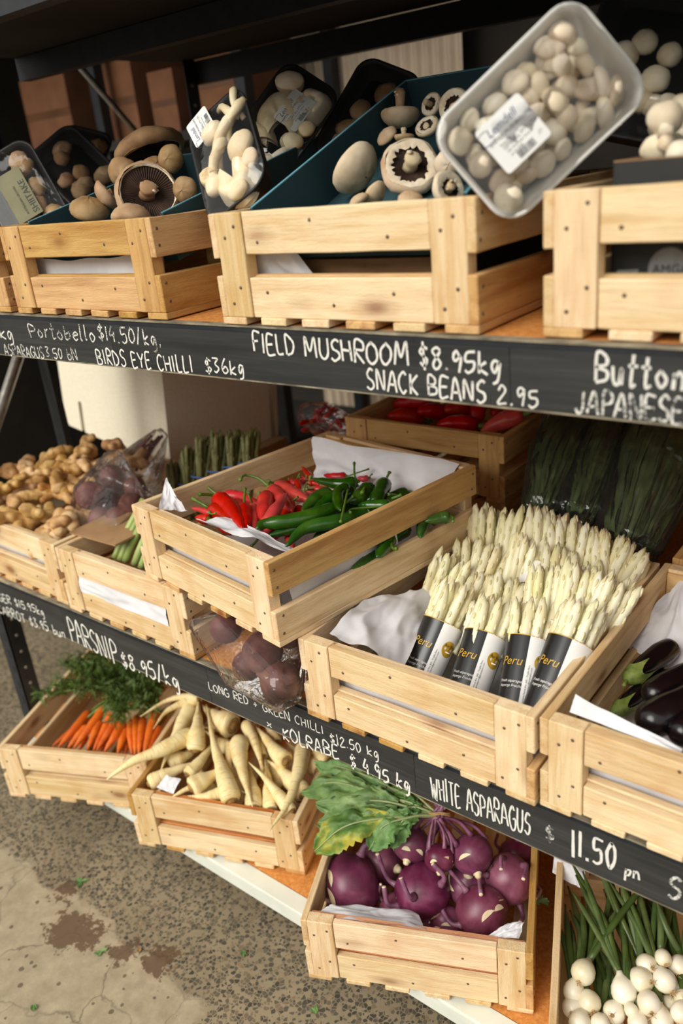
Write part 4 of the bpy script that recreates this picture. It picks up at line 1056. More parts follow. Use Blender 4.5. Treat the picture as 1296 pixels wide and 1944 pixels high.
M['carrot'] = ringed('carrot_skin', [(0.3, (214, 92, 20)), (0.6, (236, 118, 32)), (0.85, (246, 146, 60))], (156, 66, 20), 420, 0.45, 0.12)
M['frond'] = mat('carrot_frond', [(0.3, (56, 78, 28)), (0.6, (90, 112, 46)), (0.85, (128, 144, 74))], 45, rough=0.6, rv=0.1)
M['band'] = mat('red_rubber_band', [(0.3, (196, 60, 40)), (0.7, (216, 84, 60))], 40, rough=0.5)
M['twine'] = mat('tan_twine', [(0.3, (142, 108, 66)), (0.7, (182, 148, 100))], 200, rough=0.9)
M['kohl'] = mat('purple_kohlrabi_skin', [(0.25, (72, 25, 44)), (0.45, (106, 40, 68)), (0.64, (138, 72, 98)), (0.85, (172, 124, 142))], 16, (1,1,1), detail=5, rough=0.38, bmp=0.08, bscale=80, rv=0.2, dist=0.6)
M['kohl_stem'] = mat('purple_stem', [(0.3, (104, 52, 80)), (0.7, (154, 104, 128))], 40, rough=0.45, rv=0.15)
M['scar'] = mat('pale_leaf_scar', [(0.3, (214, 190, 148)), (0.7, (240, 226, 192))], 70, rough=0.6)
M['leaf'] = mat('kohlrabi_leaf', [(0.28, (62, 98, 46)), (0.5, (100, 136, 72)), (0.75, (140, 168, 104))], 22, detail=5, rough=0.55, bmp=0.3, bscale=70, rv=0.25, rh=0.015)
M['leaf_yellow'] = mat('yellowing_leaf', [(0.32, (46, 82, 34)), (0.5, (92, 126, 52)), (0.66, (196, 178, 60))], 14, detail=4, rough=0.55, bmp=0.3, bscale=70)
M['leaf_vein'] = mat('pale_leaf_vein', [(0.3, (128, 146, 92)), (0.7, (164, 172, 120))], 40, rough=0.5)
M['onion'] = mat('white_onion_skin', [(0.3, (226, 212, 176)), (0.55, (240, 232, 208)), (0.8, (248, 244, 228))], 30, (1,1,.4), rough=0.28, spec=0.5, rv=0.08, sss=0.08)
M['onion_leaf'] = mat('spring_onion_leaf', [(0.3, (54, 70, 32)), (0.6, (80, 98, 46)), (0.85, (112, 126, 70))], 26, (1,1,1), rough=0.4, rv=0.3, rh=0.015)
M['root'] = mat('root_hair', [(0.3, (164, 130, 84)), (0.7, (206, 176, 126))], 90, rough=0.9)
M['eggplant'] = mat('eggplant_skin', [(0.3, (10, 7, 9)), (0.7, (18, 12, 16))], 12, rough=0.24, spec=0.5)
M['calyx'] = mat('eggplant_calyx', [(0.3, (62, 76, 30)), (0.5, (108, 124, 50)), (0.8, (142, 150, 82))], 60, rough=0.6, bmp=0.3)
M['ginger'] = mat('ginger_skin', [(0.28, (136, 92, 48)), (0.48, (196, 152, 94)), (0.72, (230, 196, 144))], 28, detail=6, rough=0.6, bmp=0.4, bscale=70, rv=0.18)
M['ginger_end'] = mat('ginger_tip', [(0.3, (206, 164, 92)), (0.7, (232, 202, 140))], 60, rough=0.7)
M['mush'] = mat('mushroom_cap_skin', [(0.28, (166, 128, 86)), (0.45, (208, 182, 146)), (0.7, (232, 216, 188))], 18, detail=6, rough=0.7, bmp=0.35, bscale=60, rv=0.12)
M['mush_brown'] = mat('portobello_cap_skin', [(0.28, (124, 88, 58)), (0.5, (168, 132, 94)), (0.78, (206, 176, 138))], 18, detail=6, rough=0.75, bmp=0.35, bscale=60, rv=0.15)
M['gill'] = mat('dark_gills', [(0.3, (44, 30, 22)), (0.7, (78, 54, 40))], 60, rough=0.85)
M['torn'] = mat('torn_veil', [(0.3, (214, 190, 156)), (0.7, (242, 230, 208))], 60, detail=6, rough=0.8, bmp=0.4)
M['button'] = mat('button_mushroom_skin', [(0.28, (206, 184, 152)), (0.5, (232, 218, 192)), (0.75, (244, 236, 218))], 20, detail=5, rough=0.6, bmp=0.15, rv=0.06)
M['oyster'] = mat('oyster_mushroom_skin', [(0.28, (206, 178, 136)), (0.5, (236, 218, 184)), (0.75, (247, 238, 216))], 16, detail=5, rough=0.55, bmp=0.15, rv=0.06, sss=0.08)
M['beet'] = mat('beetroot_skin', [(0.3, (74, 36, 34)), (0.55, (116, 66, 58)), (0.85, (150, 106, 88))], 26, detail=5, rough=0.6, bmp=0.3, rv=0.15)
M['beet_stalk'] = mat('beet_stalk', [(0.3, (84, 26, 40)), (0.7, (128, 52, 66))], 30, rough=0.5)
M['teal'] = mat('teal_carton', [(0.3, (38, 68, 76)), (0.7, (50, 82, 90))], 8, rough=0.75, bmp=0.05)  # teal deepened overall, shade inside the crates mixed into the colour
M['teal_edge'] = mat('bright_teal_edge', [(0.3, (84, 146, 164)), (0.7, (120, 176, 190))], 20, rough=0.8)
M['card'] = mat('brown_cardboard', [(0.3, (142, 108, 72)), (0.7, (170, 134, 94))], (14), (1,1,6), rough=0.85)
M['black_card'] = mat('black_carton', [(0.3, (30, 30, 29)), (0.7, (44, 43, 41))], 10, rough=0.7)
M['black_tray'] = mat('black_foam_tray', [(0.3, (24, 24, 25)), (0.7, (38, 38, 39))], 160, rough=0.5, bmp=0.1)
M['white_tray'] = mat('white_plastic_tray', [(0.3, (214, 212, 206)), (0.7, (232, 230, 224))], 10, rough=0.4)
M['label'] = mat('white_label_paper', [(0.3, (232, 232, 230)), (0.7, (244, 244, 242))], 10, rough=0.6)
M['styro'] = mat('polystyrene_foam', [(0.3, (226, 216, 192)), (0.7, (240, 232, 212))], 180, detail=2, rough=0.85, bmp=0.25, bscale=260)
M['veg_green'] = mat('dark_green_leaves', [(0.3, (56, 72, 40)), (0.6, (88, 108, 60)), (0.85, (132, 146, 96))], 30, rough=0.45, rv=0.3)
M['g_asp'] = mat('green_asparagus_skin', [(0.3, (74, 72, 36)), (0.6, (108, 108, 54)), (0.85, (140, 134, 78))], 40, rough=0.55, rv=0.25)
M['g_asp_pale'] = mat('pale_asparagus_stem', [(0.3, (132, 156, 72)), (0.7, (188, 202, 124))], 20, (1,1,.3), rough=0.4, rv=0.15)
def film_mat(name, milky=0.06, bs=60, strength=0.5, refl=0.8):
    m, N, L, P = newmat(name)
    N.remove(P)
    out = [n for n in N if n.type == 'OUTPUT_MATERIAL'][0]
    tr = N.new('ShaderNodeBsdfTransparent'); tr.inputs[0].default_value = (0.96, 0.96, 0.96, 1)
    gl = N.new('ShaderNodeBsdfGlossy'); gl.inputs['Roughness'].default_value = 0.07; gl.inputs[0].default_value = (1, 1, 1, 1)
    df = N.new('ShaderNodeBsdfDiffuse'); df.inputs[0].default_value = (0.85, 0.85, 0.85, 1)
    fr = N.new('ShaderNodeFresnel'); fr.inputs[0].default_value = 1.45
    b = N.new('ShaderNodeBump'); b.inputs['Strength'].default_value = strength; b.inputs['Distance'].default_value = 0.004
    v = coords(N, L, (1, 1, 1))
    L.new(noise(N, L, v, bs, 2, 0.5, 0.8), b.inputs['Height'])
    L.new(b.outputs[0], gl.inputs['Normal']); L.new(b.outputs[0], fr.inputs['Normal'])
    m1 = N.new('ShaderNodeMixShader'); m1.inputs[0].default_value = milky
    m2 = N.new('ShaderNodeMixShader')
    L.new(tr.outputs[0], m1.inputs[1]); L.new(df.outputs[0], m1.inputs[2])
    L.new(math_(N, L, 'MULTIPLY', fr.outputs[0], refl), m2.inputs[0]); L.new(m1.outputs[0], m2.inputs[1]); L.new(gl.outputs[0], m2.inputs[2])
    L.new(m2.outputs[0], out.inputs[0])
    return m
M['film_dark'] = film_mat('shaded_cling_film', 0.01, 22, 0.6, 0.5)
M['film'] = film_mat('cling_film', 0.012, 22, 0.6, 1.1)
M['bag'] = film_mat('clear_plastic_bag', 0.02, 34, 0.9, 0.9)

# ------------------------------------------------------------------ printed text
_txt = {}
def text_geo(s):
    if s not in _txt:
        cu = bpy.data.curves.new('print', 'FONT'); cu.body = s; cu.size = 1.0; cu.resolution_u = 2
        o = bpy.data.objects.new('print', cu); COL.objects.link(o)
        bpy.context.view_layer.update()
        me = bpy.data.meshes.new_from_object(o.evaluated_get(bpy.context.evaluated_depsgraph_get()))
        v = [tuple(p.co) for p in me.vertices]; f = [tuple(p.vertices) for p in me.polygons]
        bpy.data.objects.remove(o); bpy.data.curves.remove(cu); bpy.data.meshes.remove(me)
        w = max((p[0] for p in v), default=1)
        _txt[s] = (v, f, w)
    return _txt[s]
def put_text(mb, s, fn, size, x=0, y=0, mi=0, shear=0.0, wide=1.0):
    """fn maps flat (x, y) to a point; x, y = start of the baseline"""
    v, f, w = text_geo(s)
    return mb.add([fn(x + (p[0] + shear*p[1])*size*wide, y + p[1]*size) for p in v], f, mi, True)

# ------------------------------------------------------------------ white asparagus bunches
ra = random.Random(21)
def spear_mesh(seed, Ls=0.118, r=0.0068, m1='asp', m2='asp_tip'):
    mb = MB(); q = random.Random(seed)
    n = 12; bend = q.uniform(-.006, .006); bx = q.uniform(-.004, .004)
    pts, rad = [], []
    for i in range(n):
        t = i/(n-1)
        pts.append((bend*t*t, bx*t*t, Ls*(t-1)))
        rad.append(r*prof(t, [(0, 1.0), (.7, .98), (.82, 1.02), (.92, .78), (.97, .5), (1, .12)]))
    mb.tube(pts, rad, 8, 0, True, 0.08, seed=seed)
    # scale leaves at the tip
    for k in range(9):
        t = 0.62 + 0.36*k/9; an = k*2.4
        rr = r*prof(t, [(0, 1.0), (.82, 1.0), (.92, .8), (1, .2)])
        c = Vector((bend*t*t + cos(an)*rr*0.85, bx*t*t + sin(an)*rr*0.85, Ls*(t-1)))
        mb.ball(c, (r*.30, r*.30, r*1.0), frame((0,0,0), Vector((-cos(an)*.18, -sin(an)*.18, 1))).to_3x3(), 6, 4, 1)
    return mb.mesh('spear', [M[m1], M[m2]])
SPEARS = [spear_mesh(s, ra.uniform(.15, .16), ra.uniform(.0072, .0086)) for s in range(5)]
SPEARS_S = [spear_mesh(s+20, ra.uniform(.140, .15), ra.uniform(.0072, .0086)) for s in range(5)]
def asparagus_bunch(i, row, A, B):
    A, B = Vector(A), Vector(B)
    ax = (B-A).normalized()
    t = thing('white_asparagus_bunch', 'x', 'asparagus', A - ax*0.1)
    Mx = frame((0,0,0), ax, R_)     # local x points along the picture's right, y away or up
    if (Mx.to_3x3() @ Vector((0,1,0))).dot(CAM-A) > 0: pass
    rw = 0.0345
    Lw = 0.135 if row == 0 else 0.042
    # sleeve: local z from -0.035 to 0.10
    ftop = 0.10 if row == 0 else 0.04
    fy = 0.9 if row == 0 else 0.62
    def sl(an, z, off=0.0):
        r_ = (rw + off)*(0.86 + 0.14*min(1, max(0, (z+0.035)/0.135)))
        p = Vector((cos(an)*r_, sin(an)*r_*fy, z))
        return Mx @ p
    nn = 36
    mb = MB()
    front = math.atan2(*(lambda d: (d.y, d.x))(Mx.to_3x3().inverted() @ (CAM-A)))
    a0 = front + 0.25      # where the white panel starts (towards picture left of it is black)
    mb.grid(lambda u, v: sl(2*pi*u, ftop-Lw + Lw*v), nn+1, 5)
    w = mb.build('wrapper', M['black_gloss'] if (row == 0 or i in (4, 9)) else M['white_gloss'], t)
    mg = MB(); mg.grid(lambda u, v: sl(2*pi*u, ftop-0.0012+0.0012*v, 0.0006), nn+1, 2); mg.build('gold_rim', M['gold'], w)
    if row == 0:
        sgn = 1 if (Mx.to_3x3() @ Vector((-sin(front), cos(front), 0))).dot(R_) > 0 else -1
        # angle grows towards the picture's right by sgn
        ang = lambda x: front + sgn*(x/rw)
        wp = MB(); wp.grid(lambda u, v: sl(ang(0.001 + 0.042*u), ftop-Lw + Lw*v, 0.0005), 14, 4); wp_o = wp.build('label_panel', M['white_gloss'], w)
        fn = lambda x, y: sl(ang(x), y, 0.0010)
        em = MB()
        cx, cy = 0.026, 0.062
        em.add([fn(cx, cy)] + [fn(cx + 0.0125*cos(2*pi*k/24), cy + 0.0135*sin(2*pi*k/24)) for k in range(24)], [(0, 1+k, 1+(k+1)%24) for k in range(24)], 0, True)
        em.build('emblem', M['gold'], wp_o)
        fn2 = lambda x, y: sl(ang(x), y, 0.0014)
        tb = MB(); put_text(tb, 'Air Fresh', fn2, 0.0075, cx-0.010, cy+0.003)
        f2 = lambda x, y: fn2(0.005 - y + 0.006, x)        # text running up the sleeve
        put_text(tb, 'Panamericana Norte Km. 542 - Trujillo Peru', f2, 0.0036, -0.01, 0.003)
        put_text(tb, '420613 greenperu@greenperu.com', f2, 0.0036, 0.0, -0.001)
        tb.build('lettering', M['ink'], wp_o)
        wb_ = MB()
        wb_.ball(fn2(cx, cy-0.005), (.0055, .0022, .0012), Mx.to_3x3(), 8, 5); 
        wb_.build('emblem_figure', M['ink_white'], wp_o)
        gb = MB(); put_text(gb, 'Peru', fn2, 0.019, -0.040, 0.052, shear=0.25); gb.build('lettering', M['gold'], w)
        gw = MB(); put_text(gw, 'Fresh asparagus', fn2, 0.0058, -0.036, 0.026, shear=0.2); put_text(gw, 'Asperge Fraiche', fn2, 0.0058, -0.036, 0.019, shear=0.2); gw.build('lettering', M['ink_white'], w)
    L_ = (B-A).length
    k = 0
    spots = [(0, 0)] + [(cos(a)*.5, sin(a)*.5) for a in [j*2*pi/5+.3 for j in range(5)]] + [(cos(a)*.84, sin(a)*.84) for a in [j*2*pi/9 for j in range(9)]]
    for (sx, sy) in spots:
        zt = 0.1 + L_ + ra.uniform(-.012, .006)
        base_ = Vector((sx*rw*.62, sy*rw*.6*fy, -0.02 if row == 0 else 0.0)); top = Vector((sx*rw*1.04 + ra.uniform(-.002,.002), sy*rw*1.0*fy + ra.uniform(-.002,.002), zt))
        me = (SPEARS if row == 0 else SPEARS_S)[k % 5]; k += 1
        q = frame(top, top-base_, (ra.uniform(-1,1), ra.uniform(-1,1), 0))
        inst(me, 'spear', t, Mx @ q)
    return t
asp = []
for i, (row, A, B) in enumerate(ASPARAGUS):
    o = asparagus_bunch(i, row, A, B); asp.append((row, view_xy(B)[0], o))
for r_i, rn in enumerate(('front', 'second', 'third', 'back')):
    for j, (_, _, o) in enumerate(sorted([a for a in asp if a[0] == r_i], key=lambda q: q[1])):
        o['label'] = '%s, %s from left in the %s row of its crate' % ('black-sleeved white asparagus bunch' if r_i == 0 else 'white asparagus bunch', ORD[j], rn)
        o['group'] = 'white asparagus bunches'

# ------------------------------------------------------------------ generic tapered root or fruit
def rodmesh(pts, r, keys, seg=12, n=18, wob=0.06, seed=0.0, name='body', m='parsnip', loc=None, flat=1.0):
    Q = cat_rom(pts, n)
    if loc is not None: Q = [q - loc for q in Q]
    mb = MB(); mb.tube(Q, [max(0.0006, r*prof(i/(n-1), keys)) for i in range(n)], seg, 0, True, wob, flat, seed=seed)
    return mb, Q

# ------------------------------------------------------------------ chillies
rch = random.Random(3)
def chilli(P, r, stem, skin, cat_label, small=False):
    loc = Vector(P[0]); r = r*(1.2 if small else 1.4)
    t = thing('chilli', cat_label, 'chilli', loc)
    keys = [(0, .62), (.06, .92), (.16, 1), (.55, .9), (.8, .62), (.93, .32), (1, .04)]
    mb, Q = rodmesh([Vector(p) for p in P], r, keys, 12, 18, 0.10, rch.random()*30, loc=loc)
    mb.build('fruit', M[skin], t)
    d = (Q[0]-Q[1]).normalized()
    cb = MB(); fm = frame(Q[0] - d*r*.25, d)
    cb.lathe([(r*.80, 0), (r*.72, r*.22), (r*.42, r*.45), (r*.25, r*.75), (r*.2, r*1.0)], 8, fm, 0, 0.25, rch.random()*9)
    cb.build('calyx', M['stem_green'], t)
    if stem: S_ = [Q[0] + d*r*.4] + [Vector(p)-loc for p in stem]
    else:
        l = r*(2.2 if small else 2.6); s = Vector((rch.uniform(-.5,.5), rch.uniform(-.5,.5), rch.uniform(.1,.9)))
        S_ = [Q[0] + d*r*.4, Q[0] + d*(r*.4+l*.5) + s*l*.12, Q[0] + d*(r*.4+l) + s*l*.45]
    SQ = cat_rom(S_, 9)
    sb = MB(); sr = max(0.0014, r*.17)
    sb.tube(SQ, [sr*(1.0 + (.5 if i == 8 else 0) + (.4 if i == 0 else 0)) for i in range(9)], 6)
    sb.build('stem', M['stem_green'], t)
    return t
L_ = []
for (P, r, s) in CHILLI_RED: L_.append((chilli(P, r, s, 'red', 'x'), P[len(P)//2]))
rank_labels(L_, 'long glossy red chilli', 'long red ones', 4, 'long red chillies')
L_ = []
for (P, r, s) in CHILLI_SMALL: L_.append((chilli(P, r, s, 'red', 'x', True), P[1]))
rank_labels(L_, 'small red birdseye chilli', 'small red heap', 3, 'small red chillies')
L_ = []
for (P, r, s) in CHILLI_GREEN: L_.append((chilli(P, r, s, 'green_chilli', 'x'), P[len(P)//2]))
rank_labels(L_, 'long green chilli', 'chilli crate', 5, 'long green chillies')

# ------------------------------------------------------------------ parsnips
rp = random.Random(8)
L_ = []
for i, (P, r) in enumerate(PARSNIP):
    loc = Vector(P[0]); t = thing('parsnip', 'x', 'parsnip', loc)
    ln = sum((Vector(P[k+1])-Vector(P[k])).length for k in range(len(P)-1))
    thin = r < 0.013
    keys = [(0, .70), (.03, .90), (.10, 1), (.3, .86), (.55, .52), (.8, .24), (.94, .1), (1, .04)] if not thin else [(0, 1), (.4, .8), (.8, .4), (1, .1)]
    mb, Q = rodmesh([Vector(p) for p in P], r, keys, 16, 30, 0.07, rp.random()*40, loc=loc)
    mb.build('root', M['parsnip'], t, along=True)
    d = (Q[0]-Q[1]).normalized()
    cb = MB(); fm = frame(Q[0], d)
    cb.lathe([(r*.62, -.002), (r*.58, .0012), (r*.44, -.0004), (r*.36, .002), (r*.30, .0045), (r*.05, .005)], 14, fm, 0, 0.15, i*1.3)
    cb.build('crown', M['brown'], t)
    if not thin and rp.random() < .6:
        hb = MB(); q = Q[-6]
        for k in range(4):
            a = Vector((rp.uniform(-1,1), rp.uniform(-1,1), rp.uniform(-.2,.8)))
            hb.tube([q, q + a*.008, q + a*.016 + Vector((0,0,.003))], [.0007, .0005, .0002], 4)
        hb.build('rootlet', M['parsnip'], t)
    L_.append((t, P[len(P)//2]))
rank_labels(L_, 'cream parsnip', 'parsnip crate', 5, 'parsnips heaped in the crate')
L_[1][0]['label'] = 'long parsnip whose thin root reaches over the carrot crate'
L_[8][0]['label'] = 'fat parsnip with its round brown crown facing out at the back of the heap'
L_[16][0]['label'] = 'parsnip with a thin root trailing over the crate front beside the kohlrabi leaves'
L_[9][0]['label'] = 'upright parsnip tapering down over the front rail in the middle of the heap'

# ------------------------------------------------------------------ carrots in bunches, with their tops
rk = random.Random(14)
bl = ['bunch of carrots tied with a red rubber band, nearest the crate side', 'middle bunch of orange carrots with feathery green tops', 'bunch of carrots beside the parsnip crate, partly under green tops']
fol = [Vector(p) for p in FOLIAGE]
for b in range(3):
    tie = Vector(CARROT_TIE[b])
    t = thing('carrot_bunch', bl[b], 'carrots', tie, group='bunched carrots')
    for (P, r, bb) in CARROT:
        if bb != b: continue
        keys = [(0, .55), (.04, .9), (.1, 1), (.4, .9), (.75, .62), (.93, .35), (1, .06)]
        mb, Q = rodmesh([Vector(p) for p in P], r*1.22, keys, 12, 18, 0.05, rk.random()*30, loc=tie)
        mb.build('carrot', M['carrot'], t, along=True)
        sb = MB()
        for k in range(2):
            tt = Vector((rk.uniform(-.006,.006), rk.uniform(-.006,.006), rk.uniform(-.004,.006)))
            sb.tube(cat_rom([Q[0], Q[0].lerp(tt, .5) + Vector((0,0,.006)), tt], 7), [.0022]*7, 5)
        sb.build('stalk', M['stem_green'], t)
    if b == 0:
        rb = MB(); ring = [Vector((.010*cos(2*pi*k/14), .004*sin(2*pi*k/14), .010*sin(2*pi*k/14))) for k in range(15)]
        rb.tube(ring, .0022, 6, caps=False); rb.build('rubber_band', M['band'], t)
    fb, sb = MB(), MB()
    for k in range(15):
        tgt = fol[(k*3 + b*5 + rk.randrange(3)) % len(fol)] + Vector((rk.gauss(0,.02), rk.gauss(0,.02), rk.gauss(0,.012))) - tie
        end = tgt; mid = end*.5 + Vector((rk.gauss(0,.012), rk.gauss(0,.012), .025))
        Q = cat_rom([Vector((rk.uniform(-.006,.006), 0, rk.uniform(-.003,.006))), mid, end], 14)
        sb.tube(Q, [.0024*(1-.7*i/13) for i in range(14)], 5)
        for i in range(3, 14):
            for s in range(6):
                d = Vector((rk.gauss(0,1), rk.gauss(0,1), rk.gauss(0,.8)+.2)).normalized(); l = rk.uniform(.012, .032)
                o = Q[i] + Vector((rk.gauss(0,.004), rk.gauss(0,.004), rk.gauss(0,.004)))
                side = d.cross(Vector((rk.gauss(0,1), rk.gauss(0,1), rk.gauss(0,1)))).normalized()
                up_ = d.cross(side)
                v, f = [], []
                for j in range(7):
                    c_ = o + d*(l*(j+1)/7); w = l*.26*(1-.09*j)
                    for sg in (-1, 1):
                        e = c_ + side*(sg*w) + d*(w*.7) + up_*rk.uniform(-.002,.002)
                        n0 = len(v); v += [c_ - d*.0012, e, c_ + d*.0016]; f.append((n0, n0+1, n0+2))
                v += [o, o + d*l, o + d*l*.5 + side*.0008]; n0 = len(v); f.append((n0-3, n0-2, n0-1))
                fb.add(v, f, 0, True)
    sb.build('stalk', M['stem_green'], t)
    fo = fb.build('foliage', M['frond'], t); fo['kind'] = 'stuff'

# ------------------------------------------------------------------ kohlrabi
rq = random.Random(31)
DOWN = (-U_*0.75 + (CAM-Vector((-.6,.1,.2))).normalized()*0.65).normalized()
def kohl_parts(t, c, r, axis, seed, stems=5, scars=3, up_stem=None):
    """c in the thing's space; axis = where the root end points"""
    q = random.Random(seed)
    Mx = frame(c, axis)
    mb = MB()
    r = r*1.16
    prof_ = [(.02,-.80),(.25,-.82),(.55,-.74),(.82,-.48),(.97,-.15),(1.0,.12),(.93,.40),(.74,.66),(.48,.84),(.26,.93),(.17,1.02)]
    mb.lathe([(a*r, z*r) for a, z in prof_], 22, Mx, 0, 0.12, seed)
    b = mb.build('bulb', M['kohl'], t)
    rb = MB()
    rb.lathe([(r*.20, r*.97), (r*.21, r*1.02), (r*.15, r*1.06), (r*.16, r*1.12), (r*.11, r*1.2), (r*.02, r*1.22)], 12, Mx, 0, 0.2, seed)
    rb.build('root_stub', M['scar'], t)
    for k in range(scars):
        a0 = q.uniform(0, 6.28); w = q.uniform(.35, .6); z0 = q.uniform(.30, .75)
        sc_ = MB()
        def fn(u, v):
            a = a0 + (u-.5)*w*1.6; z = z0 + (v-.5)*.16*(1-(2*u-1)**2) + .05*(2*u-1)**2
            rr = sqrt(max(.03, 1-(z)**2*.92))*1.012
            return Mx @ Vector((cos(a)*rr*r, sin(a)*rr*r, z*r*1.0))
        sc_.grid(fn, 9, 4); sc_.build('leaf_scar', M['scar'], t)
    for k in range(stems):
        a = k*2*pi/max(1,stems) + q.uniform(-.3,.3); zz_ = q.uniform(-.55, .1)
        rr = sqrt(1-zz_*zz_*.9)
        p0 = Vector((cos(a)*rr*r*.93, sin(a)*rr*r*.93, zz_*r))
        p1 = Vector((cos(a)*(rr+.22)*r, sin(a)*(rr+.22)*r, (zz_-.35)*r))
        p2 = Vector((cos(a)*(rr*.9+.15)*r, sin(a)*(rr*.9+.15)*r, (zz_-q.uniform(.9,1.5))*r))
        pts = [Mx @ p for p in (p0, p1, p2)]
        if up_stem is not None: pts = [pts[0], pts[1].lerp(up_stem, .35), up_stem + Vector((q.uniform(-.008,.008), q.uniform(-.008,.008), q.uniform(-.004,.004)))]
        Q = cat_rom(pts, 10)
        sb = MB(); sb.tube(Q, [r*.16, r*.12, r*.10, r*.09, r*.085, r*.08, r*.08, r*.08, r*.085, r*.085], 8, wob=.08, seed=seed+k)
        s_ = sb.build('stem', M['kohl_stem'], t)
        if up_stem is None:
            eb = MB(); dd = (Q[-1]-Q[-2]).normalized(); eb.lathe([(r*.08, 0), (r*.075, .0006), (.0002, .0008)], 8, frame(Q[-1], dd)); eb.build('cut_end', M['scar'], s_)
L_ = []
V_ = (CAM-Vector((-.6,.1,.2))).normalized()
axes = [(-R_*.8-U_*.3), (R_*.4+V_*.5+U_*-.2), (-V_*.3-U_*.9+R_*.5), (V_*.5+U_*.3), (R_*.45-U_*.55+V_*.6), (U_*.5+R_*.1-V_*.9), (DOWN), (-U_*.7-V_*.5), (DOWN), (DOWN+R_*.4)]
klab = ['big kohlrabi with two long pale scars at the crate side', 'kohlrabi half hidden under the leaves behind the big one', 'kohlrabi with cut stems sticking out at its top, middle of the crate', 'round kohlrabi with pale specks under the tied bunch', 'kohlrabi at the front rail with its pale root end facing out', 'kohlrabi with long stems hanging down and a bit of leaf', 'shaded kohlrabi in the back corner under the price board', 'small kohlrabi with upright cut stems at the front rail', 'kohlrabi partly hidden behind the front rail, pale rings showing', 'small dark kohlrabi wedged at the bottom front']
for i in range(10):
    c, r = KOHLRABI[i]; c = Vector(c); t = thing('kohlrabi', klab[i], 'kohlrabi', c, group='purple kohlrabi')
    kohl_parts(t, Vector((0,0,0)), r, axes[i], i*3+1, [3, 3, 6, 2, 4, 6, 4, 4, 2, 3][i], [3, 3, 2, 3, 4, 2, 3, 2, 3, 2][i])
    if i in (5, 7):
        lb = MB(); q0 = R_*r*1.05 - U_*r*.9 + V_*r*.5 if i == 5 else V_*r*.6 + U_*r*.9
        for k in range(9):
            d = (R_*rq.uniform(.2,1) - U_*rq.uniform(-.2,.6) + V_*rq.uniform(-.2,.4)).normalized(); l = rq.uniform(.01,.022)
            p0 = q0 + R_*(k*.0018); s_ = d.cross(V_).normalized()
            lb.grid(lambda u, v: p0 + d*(l*v) + s_*((u-.5)*.009*(1-.6*v)) + V_*(.002*sin(u*9+v*7)), 5, 5)
        lb.build('young_leaf', M['leaf'], t)
tie = Vector(K_TIE)
t = thing('kohlrabi_bunch', 'bunch of three kohlrabi tied with twine, its big green leaves hanging over the crate side', 'kohlrabi', tie)
for i in range(10, 13):
    c, r = KOHLRABI[i]
    kohl_parts(t, Vector(c)-tie, r, DOWN + R_*(i-11)*.25, i*5, 6, 3, Vector((0,0,0)))
rb = MB(); tx_ = (R_*.8 + V_*.2).normalized(); ty_ = (V_*.9 - R_*.1 + Vector((0,0,.2))).normalized()
for off in (0, .003):
    rb.tube([tx_*(.021*cos(2*pi*k/18)) + ty_*(.013*sin(2*pi*k/18)) + U_*(off+.001*sin(k*2)) for k in range(19)], .0016, 6, caps=False)
rb.build('twine', M['twine'], t)
for k in range(7):
    sb = MB(); d = U_*rq.uniform(.03,.06) + R_*rq.uniform(-.03,.03)
    sb.tube(cat_rom([Vector((rq.uniform(-.012,.012), rq.uniform(-.008,.008), 0)), d*.5, d], 6), .0032, 6, wob=.1); sb.build('stem', M['kohl_stem'], t)
for k, (tip, mid, w) in enumerate(K_LEAF):
    tip = Vector(tip)-tie; mid = Vector(mid)-tie
    Q = cat_rom([Vector((rq.uniform(-.01,.0), 0, rq.uniform(-.004,.004))), mid*.6 + Vector((0,0,.012)), mid + Vector((0,0,.004)), tip], 26)
    n_ = len(Q); st = 7
    sd = rq.random()*50
    mb = MB()
    def fn(u, v):
        i = st + (n_-1-st)*v; i0 = min(int(i), n_-2); q = Q[i0].lerp(Q[i0+1], i-i0)
        d = (Q[min(i0+1,n_-1)]-Q[max(i0-1,0)]).normalized()
        s_ = d.cross(V_*.75 + Vector((0,0,.5))).normalized(); up_ = s_.cross(d)
        shape = sin(pi*min(1, v*.92+.08))**.55 * (.55+.55*v)*1.0 if v < .98 else .18
        lob = 1 + .26*mnoise.noise(Vector((v*7+sd, (1 if u > .5 else -1)*3.0, sd))) + .09*sin(v*47+sd)
        x = (u-.5)*2*w*1.05*shape*lob
        return q + s_*x + up_*(.013*mnoise.noise(Vector((u*4+sd, v*5, sd))) + .006*mnoise.noise(Vector((u*10+sd, v*13, sd))) - .20*abs(x)*abs(u-.5)*2)
    mb.grid(fn, 17, 24)
    lf = mb.build('leaf', M['leaf_yellow'] if k in (3,) else M['leaf'], t)
    vb = MB(); vb.tube([q + V_*.0006 + Vector((0,0,.001)) for q in Q], [.0032*(1-.8*i/(n_-1)) for i in range(n_)], 6)
    vb.build('midrib', M['leaf_vein'], lf)

